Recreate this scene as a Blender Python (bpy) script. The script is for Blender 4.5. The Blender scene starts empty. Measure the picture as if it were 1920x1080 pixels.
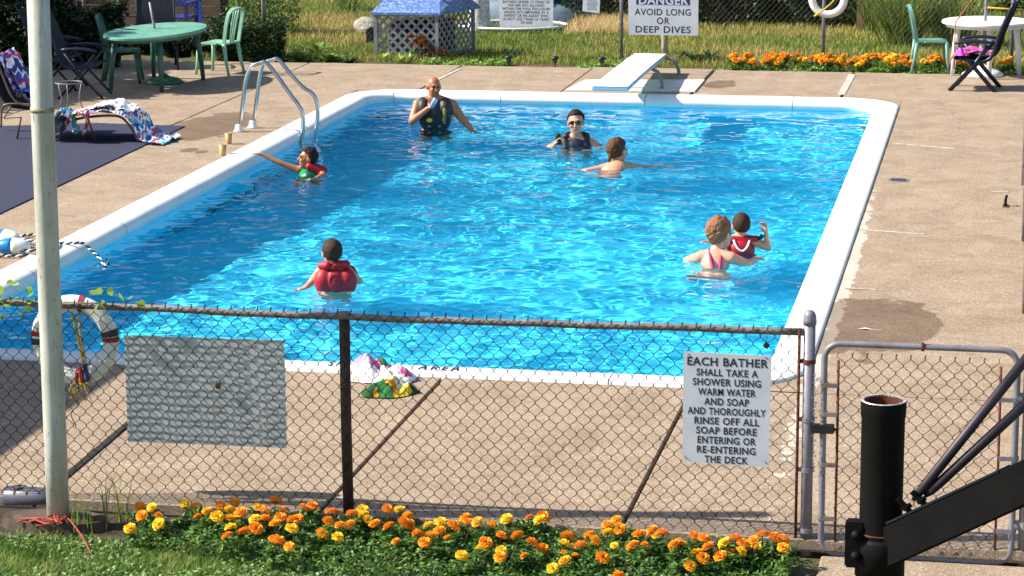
import bpy, bmesh, math, random
import numpy as np
from mathutils import Vector, Matrix, noise as mn
R_ = math.radians
random.seed(7)
RNG = np.random.default_rng(11)
S = bpy.context.scene
COL = S.collection
# ------------------------------------------------------------------ camera, sky, sun, exposure
YAW, PIT, ROL, FPX, CH = .199, .211, -.0074, 4645., 4.14
_F = Vector((-math.sin(YAW)*math.cos(PIT), math.cos(YAW)*math.cos(PIT), -math.sin(PIT)))
_r = Vector((math.cos(YAW), math.sin(YAW), 0)); _u = _r.cross(_F)
_R = _r*math.cos(ROL)+_u*math.sin(ROL); _U = -_r*math.sin(ROL)+_u*math.cos(ROL)
cam = bpy.data.cameras.new('camera'); cam_o = bpy.data.objects.new('camera', cam); COL.objects.link(cam_o)
_m = Matrix((_R, _U, -_F)).transposed().to_4x4(); _m.translation = (0, 0, CH); cam_o.matrix_world = _m
cam.sensor_width = 36; cam.lens = 36*FPX/1920; cam.clip_start = .1; cam.clip_end = 600; S.camera = cam_o
SUN_EL = R_(40)
SUN = Vector((-math.cos(YAW-.02)*math.cos(SUN_EL), -math.sin(YAW-.02)*math.cos(SUN_EL), math.sin(SUN_EL)))
W = bpy.data.worlds.new('World'); S.world = W; W.use_nodes = True
_sk = W.node_tree.nodes.new('ShaderNodeTexSky'); _sk.sky_type = 'NISHITA'; _sk.sun_disc = False
_sk.sun_elevation = SUN_EL; _sk.sun_rotation = math.atan2(SUN.x, SUN.y)
W.node_tree.links.new(_sk.outputs[0], W.node_tree.nodes['Background'].inputs[0])
W.node_tree.nodes['Background'].inputs[1].default_value = .10
_l = bpy.data.lights.new('sun', 'SUN'); _lo = bpy.data.objects.new('sun', _l); COL.objects.link(_lo)
_l.energy = 4.8; _l.angle = R_(.5); _l.color = (1, .945, .85); _l.cycles.is_caustics_light = True
_lo.rotation_euler = SUN.to_track_quat('Z', 'Y').to_euler()
S.view_settings.view_transform = 'Standard'; S.view_settings.look = 'None'
S.view_settings.exposure = 1.0; S.view_settings.gamma = 1; S.view_settings.use_curve_mapping = False
S.cycles.use_denoising = True; S.cycles.sample_clamp_indirect = 4
S.cycles.max_bounces = 8; S.cycles.transmission_bounces = 6; S.cycles.transparent_max_bounces = 6
# ------------------------------------------------------------------ picture <-> place helpers
def ray(px, py):
    return (_F + _R*((px-960)/FPX) + _U*((540-py)/FPX))
def G(px, py, z=0.):
    d = ray(px, py); t = (z-CH)/d.z
    return Vector((d.x*t, d.y*t, z))
def PY(px, py, Y):
    d = ray(px, py); t = Y/d.y
    return Vector((d.x*t, Y, CH+d.z*t))
def zfor(p, py):
    lo, hi = -3., 4.
    for _ in range(40):
        z = (lo+hi)/2; d = Vector((p[0], p[1], z-CH))
        y = 540-FPX*d.dot(_U)/d.dot(_F)
        if y > py: lo = z
        else: hi = z
    return z
def ppm(p):
    return FPX/(Vector((p[0], p[1], p[2]-CH)).dot(_F))
# ------------------------------------------------------------------ materials
def lin(h):
    h = h.lstrip('#'); o = []
    for i in (0, 2, 4):
        c = int(h[i:i+2], 16)/255; o.append(c/12.92 if c <= .04045 else ((c+.055)/1.055)**2.4)
    return tuple(o)
class N:
    def __init__(s, name):
        s.m = bpy.data.materials.new(name); s.m.use_nodes = True; s.t = s.m.node_tree
        s.b = s.t.nodes['Principled BSDF']; s.out = s.t.nodes['Material Output']
    def n(s, typ, **kw):
        x = s.t.nodes.new(typ)
        for k, v in kw.items():
            if k in x.inputs: x.inputs[k].default_value = v
            else: setattr(x, k, v)
        return x
    def l(s, a, b): s.t.links.new(a, b)
    def coord(s):
        if not hasattr(s, '_tc'): s._tc = s.n('ShaderNodeTexCoord')
        return s._tc.outputs['Object']
    def noise(s, scale, detail=4, rough=.55, vec=None, dist=0):
        x = s.n('ShaderNodeTexNoise', Scale=scale, Detail=detail, Roughness=rough, Distortion=dist)
        s.l(vec or s.coord(), x.inputs['Vector']); return x.outputs['Fac']
    def ramp(s, fac, stops, interp='LINEAR'):
        x = s.n('ShaderNodeValToRGB'); x.color_ramp.interpolation = interp
        e = x.color_ramp.elements
        while len(e) < len(stops): e.new(.5)
        for k, (p, c) in enumerate(stops):
            e[k].position = p; e[k].color = (*c, 1) if len(c) == 3 else c
        s.l(fac, x.inputs[0]); return x.outputs[0]
    def mix(s, f, a, b, mode='MIX'):
        x = s.n('ShaderNodeMix', data_type='RGBA', blend_type=mode)
        for v, i in ((f, 0), (a, 6), (b, 7)):
            if hasattr(v, 'is_output') or hasattr(v, 'links'): s.l(v, x.inputs[i])
            else: x.inputs[i].default_value = v if i == 0 else (*v, 1)
        return x.outputs[2]
    def mth(s, op, a, b=None, clamp=False):
        x = s.n('ShaderNodeMath', operation=op, use_clamp=clamp)
        for v, i in ((a, 0), (b, 1)):
            if v is None: continue
            if hasattr(v, 'links'): s.l(v, x.inputs[i])
            else: x.inputs[i].default_value = v
        return x.outputs[0]
    def bump(s, h, strength=.3, dist=.01):
        x = s.n('ShaderNodeBump', Strength=strength, Distance=dist); s.l(h, x.inputs['Height']); s.l(x.outputs[0], s.b.inputs['Normal'])
    def color(s, c):
        if hasattr(c, 'links'): s.l(c, s.b.inputs['Base Color'])
        else: s.b.inputs['Base Color'].default_value = (*c, 1)
    def rough(s, r):
        if hasattr(r, 'links'): s.l(r, s.b.inputs['Roughness'])
        else: s.b.inputs['Roughness'].default_value = r
def pm(name, c1, c2=None, scale=8, rough=.6, metal=0., bump=0., bscale=None, bdist=.004, spec=.5, sub=0.):
    a = N(name); c1 = lin(c1) if isinstance(c1, str) else c1
    c2 = (lin(c2) if isinstance(c2, str) else c2) or tuple(x*.8 for x in c1)
    f = a.noise(scale, 5, .6)
    a.color(a.ramp(f, [(.35, c1), (.65, c2)])); a.rough(rough); a.b.inputs['Metallic'].default_value = metal
    a.b.inputs['Specular IOR Level'].default_value = spec
    if bump: a.bump(a.noise(bscale or scale*4, 3), bump, bdist)
    return a.m
def leafmat(name, cols, rough=.55, spec=.3, trans=.25):
    a = N(name); g = a.n('ShaderNodeNewGeometry')
    st = [(i/max(1, len(cols)-1), lin(c)) for i, c in enumerate(cols)]
    c = a.ramp(g.outputs['Random Per Island'], st)
    a.color(c); a.rough(rough); a.b.inputs['Specular IOR Level'].default_value = spec
    t = a.n('ShaderNodeBsdfTranslucent'); a.l(c, t.inputs['Color']); mx = a.n('ShaderNodeMixShader', Fac=trans)
    a.l(a.b.outputs[0], mx.inputs[1]); a.l(t.outputs[0], mx.inputs[2]); a.l(mx.outputs[0], a.out.inputs['Surface'])
    return a.m
# ------------------------------------------------------------------ mesh helpers
class MB:
    def __init__(s): s.v = []; s.f = []; s.mi = []; s.k = 0
    def add(s, v, f):
        b = len(s.v); s.v += [tuple(x) for x in v]; s.f += [tuple(b+i for i in q) for q in f]; s.mi += [s.k]*len(f); return s
    def box(s, c, size, M=None):
        x, y, z = [q/2 for q in size]; c = Vector(c)
        v = [Vector((i*x, j*y, k*z)) for i in (-1, 1) for j in (-1, 1) for k in (-1, 1)]
        v = [c+(M @ p if M else p) for p in v]
        return s.add(v, [(0, 1, 3, 2), (4, 6, 7, 5), (0, 4, 5, 1), (2, 3, 7, 6), (0, 2, 6, 4), (1, 5, 7, 3)])
    def bar(s, a, b, w, h, up=(0, 0, 1)):
        a, b = Vector(a), Vector(b); d = (b-a); L = d.length; d.normalize(); up = Vector(up)
        x = d.cross(up)
        if x.length < 1e-4: x = d.cross(Vector((1, 0, 0)))
        x.normalize(); z = x.cross(d)
        M = Matrix((d, x, z)).transposed()
        return s.box((a+b)/2, (L, w, h), M)
    def tube(s, pts, r, n=8, cap=True, closed=False):
        pts = [Vector(p) for p in pts]; rs = r if isinstance(r, (list, tuple)) else [r]*len(pts)
        base = len(s.v); up = None; L = len(pts)
        for i, p in enumerate(pts):
            if closed: d = pts[(i+1) % L]-pts[i-1]
            else: d = pts[min(i+1, L-1)]-pts[max(i-1, 0)]
            if d.length < 1e-9: d = Vector((0, 0, 1))
            d.normalize()
            if up is None:
                up = Vector((0, 0, 1)) if abs(d.z) < .9 else Vector((0, 1, 0))
            x = d.cross(up)
            if x.length < 1e-4: x = d.cross(Vector((1, .3, 0)))
            x.normalize(); up = x.cross(d).normalized()
            for k in range(n):
                a = 2*math.pi*k/n; q = p+(x*math.cos(a)+up*math.sin(a))*rs[i]; s.v.append(tuple(q))
        for i in range(L if closed else L-1):
            j = (i+1) % L
            for k in range(n):
                s.f.append((base+i*n+k, base+i*n+(k+1) % n, base+j*n+(k+1) % n, base+j*n+k)); s.mi.append(s.k)
        if cap and not closed:
            s.f.append(tuple(base+k for k in range(n))[::-1]); s.f.append(tuple(base+(L-1)*n+k for k in range(n))); s.mi += [s.k]*2
        return s
    def lathe(s, prof, c=(0, 0, 0), n=24, M=None, sx=1, sy=1, caps=True):
        base = len(s.v); c = Vector(c)
        for r, z in prof:
            for k in range(n):
                a = 2*math.pi*k/n; p = Vector((r*math.cos(a)*sx, r*math.sin(a)*sy, z)); s.v.append(tuple(c+(M @ p if M else p)))
        for i in range(len(prof)-1):
            for k in range(n):
                s.f.append((base+i*n+k, base+i*n+(k+1) % n, base+(i+1)*n+(k+1) % n, base+(i+1)*n+k)); s.mi.append(s.k)
        for i in (0, len(prof)-1):
            if caps and prof[i][0] > 1e-5:
                q = tuple(base+i*n+k for k in range(n)); s.f.append(q[::-1] if i == 0 else q); s.mi.append(s.k)
        return s
    def ell(s, c, r, M=None, n=14, m=9):
        c = Vector(c); base = len(s.v)
        for i in range(1, m):
            t = math.pi*i/m
            for k in range(n):
                a = 2*math.pi*k/n; p = Vector((r[0]*math.sin(t)*math.cos(a), r[1]*math.sin(t)*math.sin(a), r[2]*math.cos(t)))
                s.v.append(tuple(c+(M @ p if M else p)))
        for i in range(m-2):
            for k in range(n):
                s.f.append((base+i*n+k, base+(i+1)*n+k, base+(i+1)*n+(k+1) % n, base+i*n+(k+1) % n)); s.mi.append(s.k)
        for zz, ring in ((r[2], 0), (-r[2], m-2)):
            p = Vector((0, 0, zz)); s.v.append(tuple(c+(M @ p if M else p))); t = len(s.v)-1
            for k in range(n):
                q = (t, base+ring*n+k, base+ring*n+(k+1) % n); s.f.append(q if ring == 0 else q[::-1]); s.mi.append(s.k)
        return s
    def cap(s, a, ra, b, rb, n=12):
        a, b = Vector(a), Vector(b); d = b-a; L = d.length
        if L < 1e-6: return s.ell(a, (ra, ra, ra))
        d.normalize(); pts = []; rs = []
        for k in range(5):
            t = math.pi/2*(1-k/4); pts.append(a-d*ra*math.sin(t)); rs.append(max(1e-4, ra*math.cos(t)))
        for k in range(5):
            t = math.pi/2*k/4; pts.append(b+d*rb*math.sin(t)); rs.append(max(1e-4, rb*math.cos(t)))
        return s.tube(pts, rs, n)
    def build(s, name, mat, parent=None, smooth=False, world=False, bevel=0, **tags):
        v = s.v
        if parent is not None and world:
            L = parent.location; v = [(a-L.x, b-L.y, c-L.z) for a, b, c in v]
        me = bpy.data.meshes.new(name); me.from_pydata(v, [], s.f)
        mats = mat if isinstance(mat, (list, tuple)) else [mat]
        for m in mats: me.materials.append(m)
        if len(mats) > 1: me.polygons.foreach_set('material_index', s.mi)
        if smooth: me.polygons.foreach_set('use_smooth', [True]*len(s.f))
        if bevel:
            bm = bmesh.new(); bm.from_mesh(me)
            bmesh.ops.bevel(bm, geom=[e for e in bm.edges if len(e.link_faces) == 2 and e.calc_face_angle(0) > .5], offset=bevel, segments=2, affect='EDGES', clamp_overlap=True)
            bm.to_mesh(me); bm.free()
        me.update()
        return link(name, me, parent, **tags)
def link(name, me, parent=None, **tags):
    o = bpy.data.objects.new(name, me); COL.objects.link(o)
    if parent is not None: o.parent = parent
    return tag(o, **tags)
def tag(o, **kw):
    for k, v in kw.items():
        if v is not None: o[k] = v
    return o
def thing(name, label, category, loc, rz=0., group=None):
    o = bpy.data.objects.new(name, None); COL.objects.link(o); o.location = loc; o.rotation_euler = (0, 0, rz); o.empty_display_size = .1
    return tag(o, label=label, category=category, group=group)
def recv(o): o.cycles.is_caustics_receiver = True; return o
def copy_tree(o, parent=None):
    c = o.copy(); COL.objects.link(c); c.parent = parent
    for ch in list(o.children): copy_tree(ch, c)
    return c
def poly_slab(pts, z, th, inset=.006):
    """a flat slab with a softened upper arris; pts counter-clockwise"""
    n = len(pts); P = [Vector((p[0], p[1], 0)) for p in pts]; ins = []
    for i in range(n):
        a, b, c = P[i-1], P[i], P[(i+1) % n]; d1 = (b-a).normalized(); d2 = (c-b).normalized()
        n1 = Vector((-d1.y, d1.x, 0)); n2 = Vector((-d2.y, d2.x, 0)); q = (n1+n2)
        q = q/max(.3, q.length_squared/2) if q.length > .01 else n1
        ins.append(b+q*inset)
    m = MB()
    v = [(p.x, p.y, z-th) for p in P]+[(p.x, p.y, z-inset) for p in P]+[(p.x, p.y, z) for p in ins]
    f = [tuple(range(2*n, 3*n))]
    for k in range(2):
        for i in range(n):
            j = (i+1) % n; f.append((k*n+i, k*n+j, (k+1)*n+j, (k+1)*n+i))
    m.add(v, f); return m
def fromnp(name, V, F, mat, parent=None, smooth=False, **tags):
    me = bpy.data.meshes.new(name); nv, nf = len(V), len(F); k = F.shape[1]
    me.vertices.add(nv); me.vertices.foreach_set('co', np.ascontiguousarray(V, np.float32).ravel())
    me.loops.add(nf*k); me.loops.foreach_set('vertex_index', np.ascontiguousarray(F, np.int32).ravel())
    me.polygons.add(nf); me.polygons.foreach_set('loop_start', np.arange(0, nf*k, k, dtype=np.int32))
    me.polygons.foreach_set('loop_total', np.full(nf, k, np.int32))
    if smooth: me.polygons.foreach_set('use_smooth', np.ones(nf, bool))
    me.update(calc_edges=True); me.materials.append(mat)
    return link(name, me, parent, **tags)
def leaves(C, size, up=.5, aspect=.5, rng=RNG, droop=0.):
    """pointed leaf quads at centres C (n,3)"""
    n = len(C); sz = size*(.6+.8*rng.random(n))
    d = rng.normal(size=(n, 3)); d[:, 2] = d[:, 2]*.6-droop; d /= np.linalg.norm(d, axis=1)[:, None]
    nn = rng.normal(size=(n, 3)); nn[:, 2] += up*3; nn /= np.linalg.norm(nn, axis=1)[:, None]
    s = np.cross(d, nn); s /= np.linalg.norm(s, axis=1)[:, None]+1e-9
    a = C-d*sz[:, None]*.5; b = C+s*sz[:, None]*aspect*.5; c = C+d*sz[:, None]*.5; e = C-s*sz[:, None]*aspect*.5
    V = np.stack([a, b, c, e], 1).reshape(-1, 3); F = np.arange(4*n).reshape(n, 4)
    return V, F
def blob(n, c, r, rng=RNG, shell=.55, clumps=14):
    """points clumped inside an ellipsoid"""
    cc = rng.normal(size=(clumps, 3)); cc /= np.linalg.norm(cc, axis=1)[:, None]; cc *= (.45+.45*rng.random(clumps))[:, None]
    k = rng.integers(0, clumps, n); p = rng.normal(size=(n, 3)); p /= np.linalg.norm(p, axis=1)[:, None]
    p = cc[k]+p*(.34*rng.random(n)**.4)[:, None]
    return np.asarray(c)+p*np.asarray(r)
def blades(P, h, w, lean=.5, rng=RNG):
    """three-triangle grass blades rooted at P"""
    n = len(P); a = rng.random(n)*6.283; H = h*(.5+rng.random(n)); ln = lean*H*(rng.random(n)+.2); b = a+rng.normal(size=n)*.7
    ww = w*(.6+.7*rng.random(n)); sx, sy = np.cos(a+1.57)*ww/2, np.sin(a+1.57)*ww/2; lx, ly = np.cos(b)*ln, np.sin(b)*ln
    def st(x, y, z): return np.stack([x, y, z], -1)
    X, Y, Z = P.T
    v0 = st(X-sx, Y-sy, Z); v1 = st(X+sx, Y+sy, Z); v2 = st(X+sx*.7+lx*.35, Y+sy*.7+ly*.35, Z+H*.6); v3 = st(X-sx*.7+lx*.35, Y-sy*.7+ly*.35, Z+H*.6); v4 = st(X+lx, Y+ly, Z+H)
    V = np.stack([v0, v1, v2, v3, v4], 1).reshape(-1, 3); i = np.arange(n)*5
    F = np.concatenate([np.stack([i, i+1, i+2], 1), np.stack([i, i+2, i+3], 1), np.stack([i+3, i+2, i+4], 1)])
    return V, F
def sweep(pts, n=40):
    """smooth curve through points"""
    P = [Vector(p) for p in pts]; P = [P[0]*2-P[1]]+P+[P[-1]*2-P[-2]]; o = []
    k = len(P)-3
    for i in range(n+1):
        t = i/n*k; j = min(int(t), k-1); t -= j; a, b, c, d = P[j:j+4]
        o.append(.5*((2*b)+(c-a)*t+(2*a-5*b+4*c-d)*t*t+(-a+3*b-3*c+d)*t**3))
    return o
def rotz(a): return Matrix.Rotation(a, 3, 'Z')
# ------------------------------------------------------------------ palette
M = {}
def deckmat():
    a = N('pool_deck_concrete'); co = a.coord()
    g = a.noise(260, 2, .7); big = a.noise(.9, 5, .6); mid = a.noise(7, 5, .65)
    base = a.ramp(mid, [(.3, lin('#8f7d6d')), (.5, lin('#9d8a74')), (.72, lin('#a8947d'))])
    base = a.mix(.5, base, a.ramp(big, [(.3, lin('#85715f')), (.7, lin('#a8937f'))]))
    sp = a.n('ShaderNodeTexVoronoi', Scale=150); a.l(co, sp.inputs['Vector'])
    sc = a.ramp(a.n('ShaderNodeSeparateColor').outputs[0], [(0, (0, 0, 0)), (1, (1, 1, 1))])
    sep = [x for x in a.t.nodes if x.type == 'SEPARATE_COLOR'][0]; a.l(sp.outputs['Color'], sep.inputs[0])
    stone = a.ramp(sep.outputs[0], [(0, lin('#5a493e')), (.25, lin('#8c7a64')), (.6, lin('#a3907a')), (.88, lin('#bfaf9b')), (1, lin('#efe6d8'))])
    base = a.mix(.5, base, stone)
    grime = a.ramp(a.noise(2.3, 6, .7, dist=.6), [(.40, (.95, .93, .90)), (.68, (.64, .59, .53))])
    base = a.mix(.8, base, grime, 'MULTIPLY')
    wet = None
    def ellipse(c, rx, ry, rough=.35, sc=3.):
        mp = a.n('ShaderNodeMapping'); mp.vector_type = 'POINT'
        mp.inputs['Location'].default_value = (-c[0]/rx, -c[1]/ry, 0); mp.inputs['Scale'].default_value = (1/rx, 1/ry, 0)
        a.l(co, mp.inputs['Vector']); ln = a.n('ShaderNodeVectorMath', operation='LENGTH'); a.l(mp.outputs[0], ln.inputs[0])
        nz = a.mth('MULTIPLY', a.mth('SUBTRACT', a.noise(sc, 4, .6), .5), rough*4)
        d = a.mth('ADD', ln.outputs['Value'], nz); mr = a.n('ShaderNodeMapRange'); mr.inputs[1].default_value = .95; mr.inputs[2].default_value = 1.03
        mr.inputs[3].default_value = 1; mr.inputs[4].default_value = 0; a.l(d, mr.inputs[0]); return mr.outputs[0]
    spots = [(G(1650, 612), .42, 1.0, .3), (G(1590, 572), .12, .25, .4), (G(385, 238), .5, 1.1, .3), (G(352, 282), .09, .17, .4), (G(378, 285), .06, .1, .4), (G(1348, 158), .2, .4, .35), (G(1560, 640), .2, .5, .3)]
    for c, rx, ry, rr in spots:
        e = ellipse(c, rx, ry, rr); wet = e if wet is None else a.mth('MAXIMUM', wet, e)
    pale = None
    for c, rx, ry, rr in [(Vector((XR+.03, 19, 0)), .07, 4.5, .6), (G(1640, 618), .07, .03, .5)]:
        e = ellipse(c, rx, ry, rr, 8.); pale = e if pale is None else a.mth('MAXIMUM', pale, e)
    base = a.mix(a.mth('MULTIPLY', pale, .38), base, lin('#e3dccf'))
    base = a.mix(a.mth('MULTIPLY', wet, .72), base, a.mix(1., base, (.42, .36, .30), 'MULTIPLY'))
    cv = a.n('ShaderNodeTexVoronoi', Scale=.42, feature='DISTANCE_TO_EDGE'); wn = a.n('ShaderNodeTexNoise', Scale=2.2, Detail=6); a.l(co, wn.inputs['Vector'])
    wa = a.n('ShaderNodeVectorMath', operation='MULTIPLY_ADD'); a.l(wn.outputs['Color'], wa.inputs[0]); wa.inputs[1].default_value = (.5,)*3; a.l(co, wa.inputs[2]); a.l(wa.outputs[0], cv.inputs['Vector'])
    crack = a.mth('MULTIPLY', a.ramp(cv.outputs['Distance'], [(.0, (1, 1, 1)), (.0035, (0, 0, 0))]), a.ramp(a.noise(.7, 3), [(.5, (0, 0, 0)), (.56, (1, 1, 1))]))
    base = a.mix(a.mth('MULTIPLY', crack, .55), base, lin('#4a3d33'))
    drip = a.n('ShaderNodeTexVoronoi', Scale=5.5); a.l(co, drip.inputs['Vector']); near = a.n('ShaderNodeMapRange')
    sx = a.n('ShaderNodeSeparateXYZ'); a.l(co, sx.inputs[0]); near.inputs[1].default_value = XR+.1; near.inputs[2].default_value = XR+.9; near.inputs[3].default_value = 1; near.inputs[4].default_value = 0
    a.l(sx.outputs[0], near.inputs[0])
    dm = a.mth('MULTIPLY', a.ramp(drip.outputs['Distance'], [(.16, (1, 1, 1)), (.2, (0, 0, 0))]), a.ramp(a.noise(.9, 3), [(.56, (0, 0, 0)), (.6, (1, 1, 1))]))
    base = a.mix(a.mth('MULTIPLY', dm, .3), base, a.mix(1., base, (.5, .45, .4), 'MULTIPLY'))
    a.color(base); a.rough(a.mth('SUBTRACT', .9, a.mth('MULTIPLY', wet, .3)))
    a.b.inputs['Specular IOR Level'].default_value = .3
    a.bump(a.mth('ADD', g, sp.outputs['Distance']), .35, .003)
    return a.m
M['soil'] = pm('dark_soil', '#2c2219', '#463628', 14, .95, bump=.6, bscale=60, bdist=.02)
M['joint'] = pm('joint_filler', '#17130f', '#2a231b', 20, .9)
M['caulk'] = pm('white_caulk', '#c9c2b4', '#9b9082', 9, .8, bump=.3)
def copingmat():
    a = N('white_coping'); f = a.noise(3, 5, .6)
    c = a.ramp(f, [(.3, (.8, .8, .78)), (.7, (.72, .72, .69))])
    c = a.mix(a.mth('MULTIPLY', a.ramp(a.noise(14, 6, .75), [(.62, (0, 0, 0)), (.8, (1, 1, 1))]), .35), c, lin('#8d8a80'))
    a.color(c); a.rough(.45); a.bump(a.noise(60, 3), .1, .002); return a.m
M['coping'] = copingmat()
def linermat():
    a = N('blue_vinyl_liner'); f = a.noise(5, 3, .6)
    c = a.ramp(f, [(.3, (.065, .72, .985)), (.7, (.10, .78, .99))]); a.color(c); a.rough(.6); a.b.inputs['Specular IOR Level'].default_value = .1
    return a.m
M['liner'] = linermat()
def watermat():
    a = N('pool_water'); a.t.nodes.remove(a.b)
    g = a.n('ShaderNodeBsdfGlass', IOR=1.33, Roughness=0.); g.inputs['Color'].default_value = (.95, .99, 1, 1); a.l(g.outputs[0], a.out.inputs['Surface'])
    return a.m
M['water'] = watermat()
def grassmat(name, cols, sc=.6):
    a = N(name); g = a.n('ShaderNodeNewGeometry'); tc = a.coord()
    st = [(i/(len(cols)-1), lin(c)) for i, c in enumerate(cols)]
    nz = a.noise(sc, 4, .7)
    f = a.mth('ADD', a.mth('MULTIPLY', g.outputs['Random Per Island'], .45), a.mth('SUBTRACT', a.mth('MULTIPLY', nz, 1.9), .65), True)
    c = a.ramp(f, st); a.color(c); a.rough(.6); a.b.inputs['Specular IOR Level'].default_value = .25
    t = a.n('ShaderNodeBsdfTranslucent'); a.l(c, t.inputs['Color']); mx = a.n('ShaderNodeMixShader', Fac=.3)
    a.l(a.b.outputs[0], mx.inputs[1]); a.l(t.outputs[0], mx.inputs[2]); a.l(mx.outputs[0], a.out.inputs['Surface']); return a.m
M['grass_near'] = grassmat('near_grass', ['#3f5c22', '#5a7a2f', '#76933d', '#93a056', '#a9a668'], 2.5)
M['grass_far'] = grassmat('far_grass', ['#4b6d24', '#67852e', '#87923c', '#a89a52', '#cdb074'], .35)
M['clover'] = leafmat('clover', ['#39592a', '#56783a', '#7c9a58', '#9fb07c'])
M['earth'] = pm('lawn_earth', '#37401f', '#565031', 3, .95, bump=.5, bscale=30, bdist=.03)
def steel(name, c, c2, rust=.0, rough=.45, metal=.6):
    a = N(name); f = a.noise(9, 5, .6); col = a.ramp(f, [(.3, lin(c)), (.7, lin(c2))])
    if rust:
        m = a.ramp(a.noise(16, 8, .75, dist=.4), [(.62-rust, (0, 0, 0)), (.7-rust, (1, 1, 1))])
        col = a.mix(m, col, lin('#5d2c18')); a.b.inputs['Metallic'].default_value = metal*.6
    else: a.b.inputs['Metallic'].default_value = metal
    a.color(col); a.rough(rough); a.bump(a.noise(90, 3), .2, .002); return a.m
M['galv'] = steel('galvanised_steel', '#85838a', '#6b6870', .03, .5, .25)
M['galv_old'] = steel('dull_galvanised_steel', '#8a837e', '#625a56', .06, .6, .2)
M['wire'] = steel('rusty_wire', '#231813', '#140f0d', .12, .7, .3)
M['rust'] = pm('rust', '#6d3018', '#3f2016', 30, .85, bump=.3)
M['chrome'] = pm('polished_steel', '#c6c9cc', '#a9adb1', 5, .16, 1.)
M['black_steel'] = pm('black_steel', '#070606', '#0d0c0b', 12, .65, .0, bump=.25, spec=.15)
M['lit_top'] = pm('lit_beam_top', '#1b2130', '#10141d', 9, .5, .3)  # lighter bluish tone of the beam's lit top face
M['tube'] = pm('brown_black_tube', '#3a3036', '#241e24', 9, .5, .4)
M['sign'] = pm('sign_sheet', '#cdd0d5', '#bfc4ca', 6, .5)
M['sign_blank'] = pm('blank_metal_sheet', '#bdc0c1', '#abafb0', 4, .5, .1)
M['ink'] = pm('black_ink', '#1b1d2a', '#23263a', 4, .6)
M['navy'] = pm('navy_ink', '#1c2a55', '#202f5e', 4, .6)
M['white'] = pm('white_plastic', '#e6e6e2', '#d8d8d3', 6, .4)
M['whitefab'] = pm('white_cloth', '#efefec', '#dededc', 8, .85)
M['green_pl'] = pm('green_resin', '#2f6350', '#285442', 6, .42)
M['green_pl2'] = pm('pale_green_resin', '#8fbfa4', '#7fae94', 6, .42)
M['green_tab'] = pm('green_table_top', '#74a894', '#578f7a', 5, .5)
M['darkfab'] = pm('dark_sling_fabric', '#14161f', '#1e2230', 20, .8)
M['blackpl'] = pm('black_plastic', '#121212', '#1c1c1d', 10, .5)
M['navyfr'] = pm('navy_tube', '#20263a', '#161a28', 10, .35, .3)
M['bluewood'] = pm('blue_painted_wood', '#1b2f7c', '#162561', 6, .6)
M['brownwood'] = pm('brown_boards', '#5d4636', '#4a382c', 5, .8, bump=.3)
M['whitewood'] = pm('weathered_white_lattice', '#8f9097', '#6c6d74', 14, .8, bump=.2)
M['rock'] = pm('pale_rock', '#b5ad9a', '#8f8877', 9, .9, bump=.5, bscale=20, bdist=.03)
M['red_cord'] = pm('red_cord', '#a8452f', '#8a3324', 20, .7)
M['yellow'] = pm('yellow_webbing', '#c9a832', '#b08f22', 20, .7)
M['orange_p'] = None
# ------------------------------------------------------------------ ground, pool, deck
XL, XR, YN, YF = -8.13, -1.266, 16.02, 30.49
M['deck'] = deckmat()
WZ = -.105                                   # water level
FY = G(652, 962).y                           # near fence line
LZ = -.08                                    # lawn level, below the deck
GX = G(1921, 400).x-.03                                   # the side fence runs away along x = GX
g = MB(); g.add([(-80, -20, LZ-.03), (60, -20, LZ-.03), (60, FY-.02, LZ-.03), (-80, FY-.02, LZ-.03)], [(0, 1, 2, 3)])
FE = G(800, 122).y                            # far edge of the deck
g.add([(-80, FE+.02, -.03), (60, FE+.02, -.03), (60, 400, -.03), (-80, 400, -.03)], [(0, 1, 2, 3)])
g.add([(.5, FY-.02, LZ-.03), (60, FY-.02, LZ-.03), (60, FE+.02, LZ-.03), (.5, FE+.02, LZ-.03)], [(0, 1, 2, 3)])
g.add([(-80, FY-.02, LZ-.03), (-17, FY-.02, LZ-.03), (-17, FE+.02, LZ-.03), (-80, FE+.02, LZ-.03)], [(0, 1, 2, 3)])
g.build('ground', M['earth'], kind='structure')
CW = .29                                     # coping width
ix0, ix1, iy0, iy1 = XL+CW, XR-CW, YN+CW, YF-CW
def rrect(x0, x1, y0, y1, r, n=10):
    o = []
    for cx, cy, a0 in ((x1-r, y0+r, -90), (x1-r, y1-r, 0), (x0+r, y1-r, 90), (x0+r, y0+r, 180)):
        for k in range(n+1):
            a = R_(a0+90*k/n); o.append((cx+r*math.cos(a), cy+r*math.sin(a)))
    return o
RO, RI = .7, .7-CW
# coping: rounded nosing swept round the pool, cut into segments
prof = [(0, -.12), (0, .012), (.012, .022), (.10, .026), (.2, .022), (.25, .012), (.285, -.008), (.302, -.035), (.305, -.06), (.297, -.085), (.29, -.10), (.28, -.125)]
coping = tag(bpy.data.objects.new('coping', None), kind='structure'); COL.objects.link(coping)
path = []                                   # (point, inward normal)
def corner(cx, cy, a0):
    for k in range(9):
        a = R_(a0+90*k/8); path.append((Vector((cx+RO*math.cos(a), cy+RO*math.sin(a), 0)), Vector((-math.cos(a), -math.sin(a), 0))))
def straight(p, q, nrm, cnt):
    for k in range(1, cnt): path.append((Vector((*p, 0)).lerp(Vector((*q, 0)), k/cnt), Vector((*nrm, 0))))
segs = []
corner(XR-RO, YN+RO, -90); segs.append(len(path)-1)
c1 = len(path); straight((XR, YN+RO), (XR, YF-RO), (-1, 0), 36); corner(XR-RO, YF-RO, 0); straight((XR-RO, YF), (XL+RO, YF), (0, -1), 18)
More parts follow.
